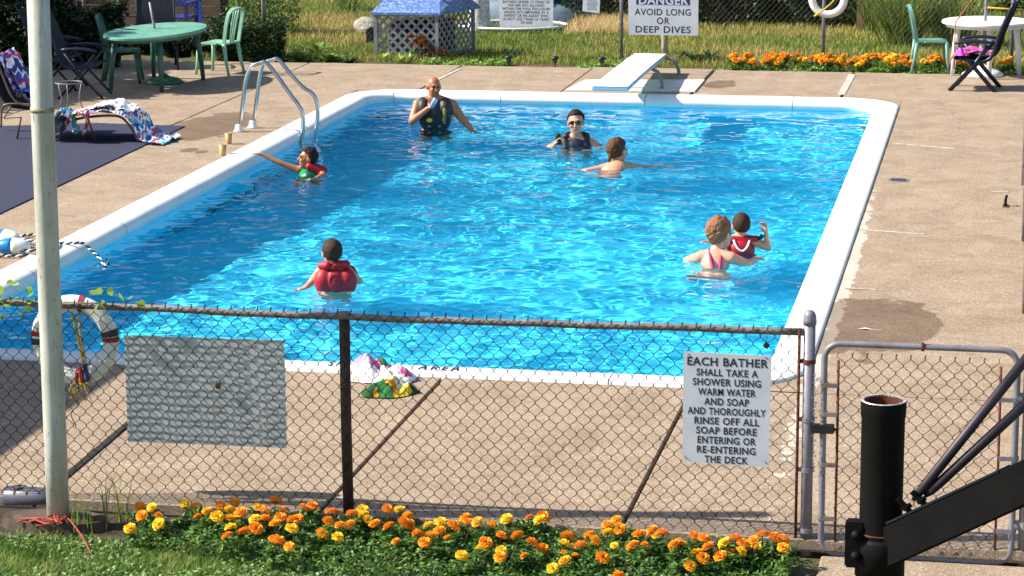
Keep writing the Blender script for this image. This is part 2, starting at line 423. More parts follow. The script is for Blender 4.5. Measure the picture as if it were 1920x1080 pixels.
corner(XL+RO, YF-RO, 90); straight((XL, YF-RO), (XL, YN+RO), (1, 0), 36); corner(XL+RO, YN+RO, 180); straight((XL+RO, YN), (XR-RO, YN), (0, 1), 18)
NP = len(path)
step = 6
for s0 in range(0, NP, step):
    m = MB(); e = min(s0+step, NP); idx = list(range(s0, e+1)); nprof = len(prof); v = []
    for q, i in enumerate(idx):
        p, nn = path[i % NP]
        t = (path[(i+1) % NP][0]-path[(i-1) % NP][0]).normalized()
        sh = t*(.004 if q == 0 else -.004 if q == len(idx)-1 else 0)
        for a, z in prof: v.append(p+nn*a+sh+Vector((0, 0, z+.0015*math.sin(i*2.1))))
    f = [(i*nprof+k, (i+1)*nprof+k, (i+1)*nprof+k+1, i*nprof+k+1) for i in range(len(idx)-1) for k in range(nprof-1)]
    m.add(v, f); recv(m.build('coping_block', M['coping'], coping, smooth=True))
# basin with sloping floor
inner = rrect(ix0, ix1, iy0, iy1, RI+.0, 8)
nI = len(inner)
def floor_z(y):
    t = (y-iy0)/(iy1-iy0)
    t = 0 if t < .12 else min(1, (t-.12)/.6); t = t*t*(3-2*t)
    return -.92-.3*t
b = MB(); v = []
for x, y in inner: v.append((x, y, -.10))
for x, y in inner: v.append((x, y, floor_z(y)-.0))
b.add(v, [(i, (i+1) % nI, nI+(i+1) % nI, nI+i) for i in range(nI)])
ny = 40; fv = []; ff = []
def xr_at(y):
    d = 0
    if y < iy0+RI: d = RI-math.sqrt(max(0, RI**2-(iy0+RI-y)**2))
    if y > iy1-RI: d = RI-math.sqrt(max(0, RI**2-(y-iy1+RI)**2))
    return ix0+d-.02, ix1-d+.02
for j in range(ny+1):
    y = iy0+(iy1-iy0)*j/ny; a, c = xr_at(y)
    for i in range(9): fv.append((a+(c-a)*i/8, y, floor_z(y)))
ff = [(j*9+i, j*9+i+1, (j+1)*9+i+1, (j+1)*9+i) for j in range(ny) for i in range(8)]
b.add(fv, ff)
recv(b.build('pool_basin', M['liner'], smooth=False, kind='structure'))
# deck slabs
base = MB(); base.add([(-17, FY-.03, -.06), (XL+.05, FY-.03, -.06), (XL+.05, FE+.03, -.06), (-17, FE+.03, -.06)], [(0, 1, 2, 3)])
base.add([(XR-.05, FY-.03, -.06), (.6, FY-.03, -.06), (.6, FE+.03, -.06), (XR-.05, FE+.03, -.06)], [(0, 1, 2, 3)])
base.add([(XL+.05, FY-.03, -.06), (XR-.05, FY-.03, -.06), (XR-.05, YN+.05, -.06), (XL+.05, YN+.05, -.06)], [(0, 1, 2, 3)])
base.add([(XL+.05, YF-.05, -.06), (XR-.05, YF-.05, -.06), (XR-.05, FE+.03, -.06), (XL+.05, FE+.03, -.06)], [(0, 1, 2, 3)])
deck = base.build('pool_deck', M['joint'], kind='structure')
def slab(x0, x1, y0, y1, g=.008, z=0., tiltx=0):
    poly_slab([(x0+g, y0+g), (x1-g, y0+g), (x1-g, y1-g), (x0+g, y1-g)], z, .07).build('slab', M['deck'], deck)
jn = [-17, -14, -11.5, -9.2, G(182, 843).x, G(717, 831).x, G(1228, 865).x, .55]
for a, c in zip(jn, jn[1:]): slab(a, c, FY-.03, YN, .011, random.uniform(-.004, .004))
jl = [-17, -14.2, -11.7, G(380, 209).x, XL]
ys = [YN, 18.6, 21.4, 24.4, 27.6, YF]
for a, c in zip(jl, jl[1:]):
    for d, e in zip(ys, ys[1:]): slab(a, c, d, e, .007, 0)
yr = [YN, G(1560, 684).y, G(1620, 543).y, G(1670, 436).y, G(1760, 351).y, G(1730, 274).y, YF]
for d, e in zip(yr, yr[1:]): slab(XR, .55, d, e, .004, 0)
jf = [-17, -14.2, -11.7, G(530, 140).x, G(828, 145).x, G(1082, 150).x, G(1322, 150).x, G(1590, 158).x, .55]
for i, (a, c) in enumerate(zip(jf, jf[1:])): slab(a, c, YF, FE+.03, .016 if i > 4 else .01, (.0, .0, 0, .003, .0, .012, 0, 0)[i])
for cx, cy, sx, sy in ((XL, YN, 1, 1), (XR, YN, -1, 1), (XL, YF, 1, -1), (XR, YF, -1, -1)):
    pts = [(cx, cy)]+[(cx+sx*(RO-RO*math.sin(R_(90*k/8))), cy+sy*(RO-RO*math.cos(R_(90*k/8)))) for k in range(9)]
    if sx*sy > 0: pts = pts[::-1]
    A = sum(pts[i-1][0]*pts[i][1]-pts[i][0]*pts[i-1][1] for i in range(len(pts)))
    if A < 0: pts = pts[::-1]
    m = MB(); m.add([(x, y, -.001) for x, y in pts], [tuple(range(len(pts)))]); m.build('slab', M['deck'], deck)
# pale caulk strips in some joints
_a, _b = G(248, 789), G(118, 899); MB().bar((_a.x, _a.y, .003), (_b.x, _b.y, .003), .045, .012).build('tar_joint', M['joint'], deck)
def strip(a, c, w, z=.004):
    m = MB(); m.bar(Vector((a.x, a.y, z)), Vector((c.x, c.y, z)), w, .006); m.build('joint_caulk', M['caulk'], deck)
strip(G(1672, 269), G(1790, 279), .03); strip(G(1612, 431), G(1733, 440), .025); strip(G(1585, 541), G(1642, 544), .02); strip(G(863, 129), G(800, 160), .05)
strip(G(1598, 140), G(1577, 178), .09); strip(G(1860, 360), G(1890, 361), .03); strip(G(1030, 143), G(1062, 144), .02)
# water surface -------------------------------------------------
PEOPLE_XY = []
def make_water():
    nx, ny = 300, 640
    X, Y = np.meshgrid(np.linspace(ix0-.006, ix1+.006, nx), np.linspace(iy0-.006, iy1+.006, ny)); Z = np.zeros_like(X); rng = np.random.default_rng(3)
    amp_mod = .75+.35*np.sin(X*1.3+.6*np.sin(Y*.9))*np.cos(Y*.8+X*.4)
    for i in range(110):
        lam = .11*(1.5/.11)**rng.random(); k = 2*math.pi/lam; a = rng.normal(1.45, 1.0) + (math.pi if rng.random() < .5 else 0)
        ph = rng.random()*7; wob = .4*np.sin(X*rng.uniform(.5, 2)+ph)+.4*np.sin(Y*rng.uniform(.5, 2)+ph*2)
        A = .00165*min(lam, .55)**.92*(1.1 if lam > .3 else 1.15)
        Z += A*np.sin(k*(X*math.cos(a)+Y*math.sin(a))+wob*1.6+ph)*(amp_mod if i % 2 else 1)
    for (px, py, amp) in PEOPLE_XY:
        d = np.hypot(X-px, Y-py); Z += amp*np.sin((d-.1+.03*np.sin(5*np.arctan2(Y-py, X-px)+px))*2*math.pi/.15)*np.exp(-np.maximum(d-.2, 0)/.38)
    # a ring of ripples near the shallow corner
    c = G(1430, 575, WZ); d = np.hypot(X-c.x, Y-c.y); Z += .0028*np.sin(d*2*math.pi/.16)*np.exp(-(d/.55)**2)
    print('slope', float(np.gradient(Z, X[0, 1]-X[0, 0], axis=1).std()), float(np.gradient(Z, Y[1, 0]-Y[0, 0], axis=0).std()))
    V = np.stack([X, Y, Z+WZ], -1).reshape(-1, 3); i = (np.arange(ny-1)[:, None]*nx+np.arange(nx-1)[None]).ravel()
    F = np.stack([i, i+1, i+nx+1, i+nx], 1)
    o = fromnp('pool_water', V, F, M['water'], smooth=True, kind='structure'); o.cycles.is_caustics_caster = True
    return o
# near lawn, bed and path
bed = MB(); nb = 60
def bed_front(x): return G(0, 1000, LZ).y-.12-.03*math.sin(x*3)-(.50 if x > -2.4 else .50*max(0, (x+5.2)/2.8)**1.5)
xs = [-8+i*(6.85)/nb for i in range(nb+1)]
bed.add([p for x in xs for p in ((x, bed_front(x), LZ-.02), (x, bed_front(x)+.06, LZ+.0), (x, FY-.035, LZ+.012))], [(3*i+k, 3*i+3+k, 3*i+4+k, 3*i+1+k) for i in range(nb) for k in (0, 1)])
bed.build('flower_bed', M['soil'], kind='structure')
px0 = G(1535, 1060, LZ).x
poly_slab([(px0, 6), (.5, 6), (.5, FY-.05), (px0, FY-.05)], LZ+.0, .1, .01).build('path', M['deck'], kind='structure')
# ------------------------------------------------------------------ near chain-link fence and gate
RZ = zfor((G(652, 962).x, FY), 590)            # top rail height
DW, DH = .0765, .084
def strand_mesh(z0, z1, phase, r=.0022, name='wire'):
    """one zigzag wire between two columns half a diamond apart, hooked round its neighbours"""
    pts = []; k = 0; z = z0; half = DH/2
    n = int((z1-z0)/half)
    for i in range(n+1):
        zz = z0+i*half; left = (i+phase) % 2 == 0
        x = -.002 if left else DW/2+.002; s = 1 if left else -1
        pts += [Vector((x+s*.004, -.003, zz-.007)), Vector((x-s*.0015, .0, zz)), Vector((x+s*.004, .003, zz+.007))]
    pts.append(pts[-1]+Vector((.004, 0, .012)))
    m = MB(); m.tube(pts, r, 3, cap=False)
    me = bpy.data.meshes.new(name); me.from_pydata(m.v, [], m.f); me.materials.append(M['wire']); return me
def link_mesh(parent, x0, x1, z0, z1, y, jitter=.0012):
    ms = [strand_mesh(z0, z1, 0), strand_mesh(z0, z1, 1)]
    n = int((x1-x0)/(DW/2)); k = 0
    for i in range(n):
        o = link('wire', ms[i % 2], parent); o.location = (x0+i*DW/2+random.uniform(-jitter, jitter)-parent.location.x, y+random.uniform(-.002, .002)-parent.location.y, random.uniform(-.001, .001)-parent.location.z)
XG = G(1508, 1018).x                         # gate post
fence = thing('chain_link_fence', 'rusty chain-link fence with grey top rail along the near edge of the pool deck', 'fence', (XG, FY, 0))
XF0 = G(-60, 920).x
def wob(i): return Vector((0, random.uniform(-.003, .003), random.uniform(-.004, .004)))
rail = [Vector((XF0+(XG-.02-XF0)*i/24, FY+.012, RZ-.014*math.sin(i/24*math.pi)))+wob(i) for i in range(25)]
MB().tube(rail, .0205, 12).build('top_rail', M['galv_old'], fence, True, True)
xp = G(652, 962).x
MB().tube([(xp, FY+.02, -.05), (xp-.003, FY+.02, .5), (xp, FY+.02, RZ)],   .031, 12).build('post', pm('rusty_brown_post', '#4a3b30', '#33271f', 9, .75, .2, bump=.3), fence, True, True)
MB().tube([(xp, FY+.0, RZ-.02), (xp, FY+.0, RZ+.015)], .034, 12).build('rail_cap', M['galv_old'], fence, True, True)
MB().tube([(XG-.055, FY-.004, -.02), (XG-.054, FY-.004, .5), (XG-.052, FY-.004, RZ+.02)], .0085, 7).build('tension_bar', M['rust'], fence, True, True)
for z in (.04, .38, .66, .98):
    MB().bar((XG-.062, FY+.004, z), (XG+.0, FY+.004, z), .007, .022).lathe([(.036, -.012), (.036, .012)], (XG, FY+.012, z), 14).build('tension_band', M['galv'] if z < .7 else M['rust'], fence, False, True)
link_mesh(fence, XF0, XG-.055, .02, RZ+.035, FY-.014)
# gate post with cap
gp = thing('gate_post', 'tall galvanised gate post with domed cap at the latch side of the gate', 'post', (XG, FY+.012, 0))
ztop = zfor((XG, FY), 583)
MB().tube([(XG, FY+.012, -.1), (XG, FY+.012, ztop-.07)], .031, 18).build('shaft', M['galv'], gp, True, True)
MB().lathe([(.036, 0), (.036, .025), (.034, .03), (.034, .045), (.028, .062), (.016, .075), (0.001, .08)], (XG, FY+.012, ztop-.075), 18).build('cap', M['galv'], gp, True, True)
for k in range(2):
    m = MB()
    for i in range(26):
        z = .92-.021*i if k == 0 else .5-.01*i
        if k == 1 and i > 8: break
        p = Vector((XG+.036+.006*math.sin(i*1.9), FY-.03+.006*math.cos(i*2.3), z)); q = p+Vector((.009*(i % 2)-.004, .004, -.018))
        m.tube([p, (p+q)/2+Vector((.005, 0, 0)), q, (p+q)/2-Vector((.005, 0, 0))], .0022, 5, closed=True)
    if k == 0: m.build('chain', M['galv'], gp, True, True)
# gate
gx0, gx1 = G(1533, 1018).x+.012, G(1903, 1018).x-.02
gz1, gz0 = zfor((gx0, FY), 643), zfor((gx0, FY), 1036)
gate = thing('gate', 'tubular chain-link gate with rounded corners leading to the pool deck', 'gate', (gx1, FY-.0, 0))
rr = .085; pts = []
for cx, cz, a0 in ((gx1-rr, gz1-rr, 0), (gx0+rr, gz1-rr, 90), (gx0+rr, gz0+rr, 180), (gx1-rr, gz0+rr, 270)):
    for k in range(7):
        a = R_(a0+15*k); pts.append((cx+rr*math.cos(a), FY-.005, cz+rr*math.sin(a)))
MB().tube(pts, .0175, 12, closed=True).build('frame', M['galv'], gate, True, True)
for z, x in ((gz1, (gx0*.5+gx1*.5)+.01),):
    MB().tube([(x-.008, FY-.005, z), (x+.008, FY-.005, z)], .024, 12).build('clamp', M['rust'], gate, True, True)
for x, s in ((gx0+.075, 1), (gx1-.085, -1)):
    MB().tube([(x, FY-.012, gz0+.0), (x+.002, FY-.012, .5), (x, FY-.012, gz1-.09)], .0075, 7).build('tension_bar', M['rust'], gate, True, True)
    for z in (.12, .42, .70, .86) if s > 0 else (.10, .5, .82):
        a = gx0 if s > 0 else gx1
        MB().bar((a, FY-.026, z), (x, FY-.026, z), .006, .024).lathe([(.023, -.012), (.023, .012)], (a, FY-.005, z), 12).build('tension_band', M['galv_old'] if s > 0 else M['galv'], gate, False, True)
for z in (.62,):
    m = MB(); m.box((gx0+.0, FY-.02, z), (.12, .05, .045)); m.tube([(XG+.02, FY-.03, z), (gx0+.07, FY-.03, z)], .011, 8)
    m.build('latch', M['blackpl'], gate, False, True, bevel=.004)
link_mesh(gate, gx0+.07, gx1-.075, gz0+.01, gz1-.035, FY-.016)
# hinge post at the right edge
XH = G(1912, 1030).x+.02
hp = thing('hinge_post', 'galvanised hinge post of the gate at the right edge of the view', 'post', (XH, FY+.012, 0))
MB().tube([(XH, FY+.012, -.1), (XH, FY+.012, 1.5)], .031, 18).build('shaft', M['galv'], hp, True, True)
for z in (.13, .83):
    m = MB(); m.box((XH-.04, FY-.0, z), (.05, .02, .05)); m.tube([(XH-.045, FY-.03, z), (XH-.045, FY+.02, z)], .012, 8); m.lathe([(.037, -.02), (.037, .02)], (XH, FY+.012, z), 14)
    m.build('hinge', M['galv'], hp, False, True)
# side fence seen end-on
sf = thing('side_fence', 'reddish rusty chain-link fence seen end-on along the right edge of the deck', 'fence', (GX+.03, FY+4, 0))
for y in np.arange(FY+2.9, 24.5, 2.9):
    MB().tube([(GX+.03, y, -.05), (GX+.03, y, 1.2)], .03, 10).build('post', M['galv_old'], sf, True, True)
MB().tube([(GX+.03, FY+.1, 1.14), (GX+.03, 24, 1.14)], .021, 8).build('top_rail', M['galv_old'], sf, True, True)
m = MB(); yy = FY+.1; i = 0
while yy < 24:
    m.tube([(GX+.02+.006*(k % 2), yy+(DW/2 if k % 2 else 0), .02+k*DH/2*1.02) for k in range(27)], .0022, 3, cap=False); yy += DW*.5; i += 1
m.build('wire_mesh', M['rust'], sf, False, True, kind='stuff')
# ------------------------------------------------------------------ lettering
def text(lines, parent, mat, width, top, x0, zc, y, sizes, gap=1.3, bold=.012, name='lettering', align_w=None, sx=1.):
    """lines of raised flat print on the sheet facing -y; x0 = centre, top = z of first baseline top"""
    z = top
    for i, (s, size) in enumerate(zip(lines, sizes)):
        cu = bpy.data.curves.new(name, 'FONT'); cu.body = s; cu.size = size; cu.align_x = 'CENTER'; cu.extrude = 0; cu.offset = bold*size; cu.resolution_u = 3
        cu.space_character = 1.08; cu.space_word = 1.1
        t = bpy.data.objects.new(name, cu); COL.objects.link(t); dg = bpy.context.evaluated_depsgraph_get(); dg.update()
        me = bpy.data.meshes.new_from_object(t.evaluated_get(dg)); bpy.data.objects.remove(t)
        me.materials.clear(); me.materials.append(mat)
        w = max(v.co.x for v in me.vertices)-min(v.co.x for v in me.vertices)
        k = sx
        if align_w and align_w[i]: k = align_w[i]/w
        z -= size*.72
        for v in me.vertices: v.co = (x0+v.co.x*k, y-.0002+v.co.z, z+v.co.y)
        z -= size*(gap-.72)
        L = parent.location
        for v in me.vertices: v.co -= L
        link(name, me, parent)
def sheet(name, label, q, Y, mat, th=.003, cat='sign', warp=0.):
    """thin sheet given its four picture corners, standing in the plane y = Y"""
    P = [PY(*c, Y) for c in q]; c = sum(P, Vector())/4; c.z = min(p.z for p in P)
    t = thing(name, label, cat, c); m = MB(); n = 8; v = []
    for dy in (-th/2, th/2):
        for j in range(n+1):
            for i in range(n+1):
                a = P[3].lerp(P[2], i/n); b = P[0].lerp(P[1], i/n); p = a.lerp(b, j/n)
                v.append((p.x, p.y+dy+warp*math.sin(i/n*3.1)*math.cos(j/n*4), p.z))
    k = (n+1)**2; f = []
    for j in range(n):
        for i in range(n):
            a = j*(n+1)+i; f.append((a, a+1, a+n+2, a+n+1)); f.append((k+a+n+1, k+a+n+2, k+a+1, k+a))
    ring = [i for i in range(n+1)]+[j*(n+1)+n for j in range(1, n+1)]+[n*(n+1)+i for i in range(n-1, -1, -1)]+[j*(n+1) for j in range(n-1, 0, -1)]
    for a, b in zip(ring, ring[1:]+ring[:1]): f.append((b, a, k+a, k+b))
    m.add(v, f); m.build('panel', mat, t, False, True)
    return t, P
sg, P = sheet('bather_sign', 'grey sign reading EACH BATHER SHALL TAKE A SHOWER wired to the near fence', [(1282, 659), (1447, 667), (1441, 877), (1279, 865)], FY-.03, M['sign'])
cx = (P[0].x+P[1].x)/2; tz = P[0].z-.03; w = P[1].x-P[0].x
L = ['EACH BATHER', 'SHALL TAKE A', 'SHOWER USING', 'WARM WATER', 'AND SOAP', 'AND THOROUGHLY', 'RINSE OFF ALL', 'SOAP BEFORE', 'ENTERING OR', 'RE-ENTERING', 'THE DECK']
ww = [515, 392, 435, 368, 287, 500, 415, 388, 374, 376, 280]
text(L, sg, M['ink'], w, tz+.004, cx-.002, 0, FY-.0325, [.063]+[.0545]*10, gap=.985, bold=.024, align_w=[q/560*w for q in ww], )
for (x, y) in ((1292, 666), (1437, 672), (1436, 868), (1286, 858)):
    p = PY(x, y, FY-.033); MB().tube([p+Vector((-.012, .02, .012)), p+Vector((-.004, -.004, .006)), p+Vector((.006, -.004, -.004)), p+Vector((.012, .02, -.01))], .0018, 5).build('tie_wire', M['wire'], sg, True, True)
bs, P = sheet('blank_sign', 'blank grey metal sheet fixed behind the wires of the near fence', [(233, 628), (533, 638), (538, 840), (240, 828)], FY+.006, M['sign_blank'], warp=.0015)
pl = thing('padlock', 'small brass padlock hanging on the fence wires before the blank grey sheet', 'padlock', PY(409, 724, FY-.02))
m = MB(); m.box((0, 0, 0), (.028, .014, .03)); m.build('body', pm('old_brass', '#5b4634', '#3d2f25', 9, .5, .5), pl, bevel=.003)
MB().tube([(-.009, 0, .014), (-.009, 0, .03), (-.005, 0, .038), (.005, 0, .038), (.009, 0, .03), (.009, 0, .014)], .0028, 6).build('shackle', M['galv'], pl, True)
p = PY(1437, 648, FY-.02); t = thing('wire_tag', 'tiny dark square tag hanging above the right corner of the bather sign', 'tag', p)
MB().box((0, 0, 0), (.03, .003, .03), Matrix.Rotation(.7, 3, 'Y')).build('plate', M['blackpl'], t); MB().tube([(0, 0, .02), (.003, .004, .05)], .0015, 5).build('hook', M['wire'], t)
# ------------------------------------------------------------------ life rings
def life_ring(label, c, R, r, tilt=0, rope=True, squash=1.):
    t = thing('life_ring', label, 'life ring', c); t.rotation_euler = (0, tilt, 0)
    n, k = 48, 14; m = MB(); v = []; f = []
    for i in range(n):
        a = 2*math.pi*i/n
        for j in range(k):
            b = 2*math.pi*j/k; q = R+r*math.cos(b); v.append((q*math.cos(a), r*.72*math.sin(b), q*math.sin(a)))
    f = [(i*k+j, i*k+(j+1) % k, ((i+1) % n)*k+(j+1) % k, ((i+1) % n)*k+j) for i in range(n) for j in range(k)]
    m.add(v, f); m.build('ring', M['white'], t, True)
    return t
ringR = .215
c = PY(141, 637, FY+.085); lr = life_ring('white life ring with red bands hung on the near fence beside the blank sheet', c, ringR, .048)
def band(t, R, r, a0, w, mat, name='band'):
    m = MB(); v = []; n, k = 5, 16
    for i in range(n):
        a = a0-w/2+w*i/(n-1)
        for j in range(k):
            b = 2*math.pi*j/k; q = R+(r+.003)*math.cos(b); v.append((q*math.cos(a), (r*.72+.003)*math.sin(b), q*math.sin(a)))
    m.add(v, [(i*k+j, i*k+(j+1) % k, (i+1)*k+(j+1) % k, (i+1)*k+j) for i in range(n-1) for j in range(k)]); m.build(name, mat, t, True)
red = pm('red_band', '#a62a2a', '#8a2424', 8, .6); dkband = pm('dark_band', '#2c2a30', '#3a3840', 8, .6)
for a in (.06, 3.0, 1.35, -1.5): band(lr, ringR, .048, a, .12, red)
for a in (.22, 3.2): band(lr, ringR, .048, a, .16, dkband, 'dark_band')
rp = thing('rescue_rope', 'yellow rescue rope with red and blue ends looped through the near life ring', 'rope', PY(150, 590, FY+.03))
for dx, col, sw in ((-.02, M['yellow'], .03), (.028, pm('pale_rope', '#b9b29a', '#8f8972', 30, .8), -.02)):
    a = PY(140+dx*300, 585, FY+.03); b_ = PY(160+dx*100, 690, FY+.02)
    MB().tube(sweep([a, a.lerp(b_, .4)+Vector((sw*.3, -.01, 0)), b_, b_+Vector((-sw, 0, -.08)), b_+Vector((sw*.6, -.01, -.11))], 30), .0085, 7).build('strand', col, rp, True, True)
b_ = PY(152, 700, FY+.02)
MB().tube(sweep([b_+Vector((0, -.015, .04)), b_+Vector((.01, -.02, 0)), b_+Vector((.02, -.02, -.05))], 10), .013, 8).build('red_wrap', red, rp, True, True)
MB().tube(sweep([b_+Vector((.03, -.015, .06)), b_+Vector((.04, -.02, 0)), b_+Vector((.045, -.02, -.04))], 10), .012, 8).build('blue_wrap', pm('blue_wrap', '#243a7a', '#1b2c5e', 8, .7), rp, True, True)
m = MB()
for k in range(9):
    q = b_+Vector((-.03+random.uniform(-.03, .06), -.02, -.05+random.uniform(-.03, .01))); m.tube(sweep([q, q+Vector((random.uniform(-.03, .03), -.01, -.04)), q+Vector((random.uniform(-.05, .05), 0, -.08))], 8), .003, 5)
m.build('frayed_end', M['yellow'], rp, True, True)
vt = thing('hanging_twig', 'thin dry twig caught in the fence wires under the near life ring', 'twig', PY(140, 760, FY-.02))
MB().tube(sweep([PY(134, 742, FY-.025), PY(146, 760, FY-.03), PY(133, 775, FY-.025), PY(143, 800, FY-.03)], 16), [.003]*17, 5).build('stem', M['rust'], vt, True, True)
# ------------------------------------------------------------------ white pole
def polemat():
    a = N('chipped_white_paint'); c = a.ramp(a.noise(4, 5, .6), [(.3, lin('#cfcfc4')), (.7, lin('#b2b2a8'))])
    mp = a.n('ShaderNodeMapping'); mp.inputs['Scale'].default_value = (60, 60, 14); a.l(a.coord(), mp.inputs[0])
    chips = a.ramp(a.noise(1.1, 4, .7, vec=mp.outputs[0]), [(.6, (0, 0, 0)), (.68, (1, 1, 1))])
    c = a.mix(a.mth('MULTIPLY', chips, .8), c, lin('#5c5a41')); 
    mp2 = a.n('ShaderNodeMapping'); mp2.inputs['Scale'].default_value = (9, 9, 1.2); a.l(a.coord(), mp2.inputs[0])
    c = a.mix(a.ramp(a.noise(1, 5, .6, vec=mp2.outputs[0]), [(.35, (0, 0, 0)), (.75, (.8, .8, .8))]), c, lin('#7d7a5b'))
    a.color(c); a.rough(.6); a.bump(a.noise(1.3, 4, .7, vec=mp.outputs[0]), .4, .003); return a.m
pb = G(109, 972, LZ); pb = PY(109, 967, FY-.31); PBZ = pb.z; pb.z = LZ; pole = thing('painted_pole', 'tall off-white painted steel pole with flaking paint in front of the near fence', 'pole', pb)
r0 = 21/ppm(pb)
zj = zfor(pb, 205)
topx = PY(66, -140, pb.y)
def pl_at(z): t = (z-pb.z)/(topx.z-pb.z); return Vector((pb.x+(topx.x-pb.x)*t, pb.y, z))
MB().tube([pl_at(LZ-.1), pl_at(.5), pl_at(zj-.02), pl_at(zj-.005), pl_at(zj+.0), pl_at(zj+.02), pl_at(topx.z)], [r0, r0, r0, r0*1.04, r0*1.04, r0*.97, r0*.97], 28).build('shaft', polemat(), pole, True, True)
MB().tube([pl_at(zj-.012), pl_at(zj+.012)], r0*1.05, 28).build('joint_ring', pm('worn_weld', '#a79f82', '#6f6a50', 30, .8, bump=.5), pole, True, True)
cord = thing('tangled_cord', 'tangled red cord on the ground round the foot of the white pole', 'cord', G(90, 975, LZ))
for k in range(9):
    a = [G(20+random.random()*40, 974+random.uniform(-4, 6), PBZ-.01), G(65+random.uniform(-10, 10), 972+random.uniform(-3, 6), PBZ+.012), G(95+random.uniform(-15, 15), 977+random.uniform(-6, 8), PBZ+.02), G(122+random.uniform(-15, 12), 970+random.uniform(-5, 12), PBZ+.015)]
    a = [a[0], a[1], a[2], a[3]] if k < 5 else [a[2]+Vector((-.05, -.03, 0)), a[2], a[3], G(150, 1000, LZ+.06), G(172, 1040, LZ+.03)] if k == 8 else [G(80+k*4, 962, PBZ+.02), a[2], a[3]]
    MB().tube(sweep(a, 18), .0048, 6).build('strand', M['red_cord'], cord, True, True)
ft = thing('concrete_footing', 'rough brown concrete footing under the white pole', 'footing', Vector((pb.x, pb.y, LZ)))
MB().lathe([(.33, -.03), (.30, .06), (.25, PBZ-LZ-.02), (.21, PBZ-LZ), (0.001, PBZ-LZ+.004)], (-.03, .02, 0), 18, sy=.5).build('block', pm('brown_footing', '#5b4a3b', '#43362b', 9, .95, bump=.6), ft)
# grey pipe fitting on the ground
q = G(40, 950, LZ); gpz = thing('grey_pipe', 'short grey plastic drain pipe with a dark opening lying left of the white pole', 'pipe', q)
rg = 21/ppm(q); x0 = G(4, 950, LZ).x
m = MB(); m.tube([(x0, q.y, LZ+rg-.012), (x0+.012, q.y, LZ+rg-.012), (x0+.03, q.y, LZ+rg-.012), (G(85, 950, LZ).x, q.y-.01, LZ+rg+.0), (G(120, 950, LZ).x, q.y-.01, LZ+rg+.005)], [rg*.5, rg*.92, rg*1.05, rg*.9, rg*.85], 20)
m.build('barrel', pm('grey_pvc', '#5f5f68', '#4c4c55', 6, .35), gpz, True, True)
MB().lathe([(rg*.62, 0), (rg*.66, .02), (rg*.5, .022), (rg*.45, .004), (.001, .003)], (G(38, 950, LZ).x, q.y, LZ+rg*2-.03), 18).build('opening', M['blackpl'], gpz, True, True)
# ------------------------------------------------------------------ black pipe stand in the foreground
BY = 6.6
pt = PY(1657, 750, BY); k = ppm(pt); rp_ = 42/k
st = thing('black_pipe_stand', 'black steel pipe upright with an open rusty top and a square beam bolted to it', 'pipe stand', (pt.x, BY, LZ))
zt = pt.z; zc = PY(1650, 1012, BY).z
m = MB(); m.lathe([(rp_*.96, zc-.01), (rp_*.97, zt-.05), (rp_*1.0, zt-.045), (rp_*1.02, zt-.012), (rp_*1.02, zt)], (pt.x, BY, 0), 40, caps=False)
m.build('upright', M['black_steel'], st, True, True)
MB().lathe([(rp_*1.02, zt), (rp_*1.0, zt+.002), (rp_*.88, zt+.001), (rp_*.88, zt-.004)], (pt.x, BY, 0), 40, caps=False).build('rim', pm('worn_rim', '#d8d2cc', '#8f7f78', 40, .5, .5), st, False, True)
m = MB(); m.lathe([(rp_*.88, zt-.002), (rp_*.88, zt-.3), (.001, zt-.3)], (pt.x, BY, 0), 32, caps=False); m.build('bore', M['rust'], st, True, True)
MB().lathe([(rp_*.99, 0), (rp_*.99, .006)], (pt.x, BY, zc+.02), 32).build('rust_line', M['rust'], st, True, True)
MB().lathe([(rp_*.9, LZ-.1), (rp_*.9, zc-.02)], (pt.x, BY, 0), 32).build('inner_pipe', pm('brown_pipe', '#4f3d33', '#3a2d28', 9, .6, .3), st, True, True)
MB().lathe([(rp_*1.12, zc-.1), (rp_*1.12, zc+.0), (rp_*1.02, zc+.012)], (pt.x, BY, 0), 32).build('sleeve', M['black_steel'], st, True, True)
m = MB(); a = PY(1602, 1018, BY-.02); m.box(a, (.05, .05, .13)); m.tube([a+Vector((0, -.03, .02)), a+Vector((0, .03, .02))], .016, 10)
m.build('clamp', M['black_steel'], st, False, True, bevel=.012)
for dz in (.032, -.028):
    MB().lathe([(.0135, -.012), (.0145, 0), (.0135, .008), (.001, .012)], a+Vector((.006, -.03, dz)), 8, Matrix.Rotation(R_(90), 3, 'X')).build('bolt', M['black_steel'], st, True, True)
A0 = PY(1655, 1027, BY); A1 = PY(2010, 864, BY-.25)
MB().bar(A0, A1, .10, .112).build('beam', M['black_steel'], st, False, True, bevel=.006)
d = (A1-A0).normalized(); upv = Vector((-d.z, 0, d.x)).normalized()
for s in (.22, .3):
    b0 = A0.lerp(A1, s)+upv*.058; MB().tube([b0, b0+upv*.045+Vector((-.01, 0, 0))], .0085, 8).tube([b0+upv*.012, b0+upv*.022], .015, 6).build('bolt', M['black_steel'], st, False, True)
MB().bar(A0.lerp(A1, .12)+upv*.0585, A0.lerp(A1, .72)+upv*.0585, .07, .006).build('lit_top_strip', M['lit_top'], st, False, True)  # added strip that paints the beam's top face as lit
for (x0, y0, x1, y1, rr2) in ((1712, 938, 1950, 640, 9.5), (1735, 930, 1950, 732, 9.5)):
    a, b_ = PY(x0, y0, BY-.06), PY(x1, y1, BY-.06)
    MB().tube([a, a.lerp(b_, .05), a.lerp(b_, .12), b_], [.006, rr2/k*.9, rr2/k, rr2/k], 12).build('brace', M['tube'], st, True, True)
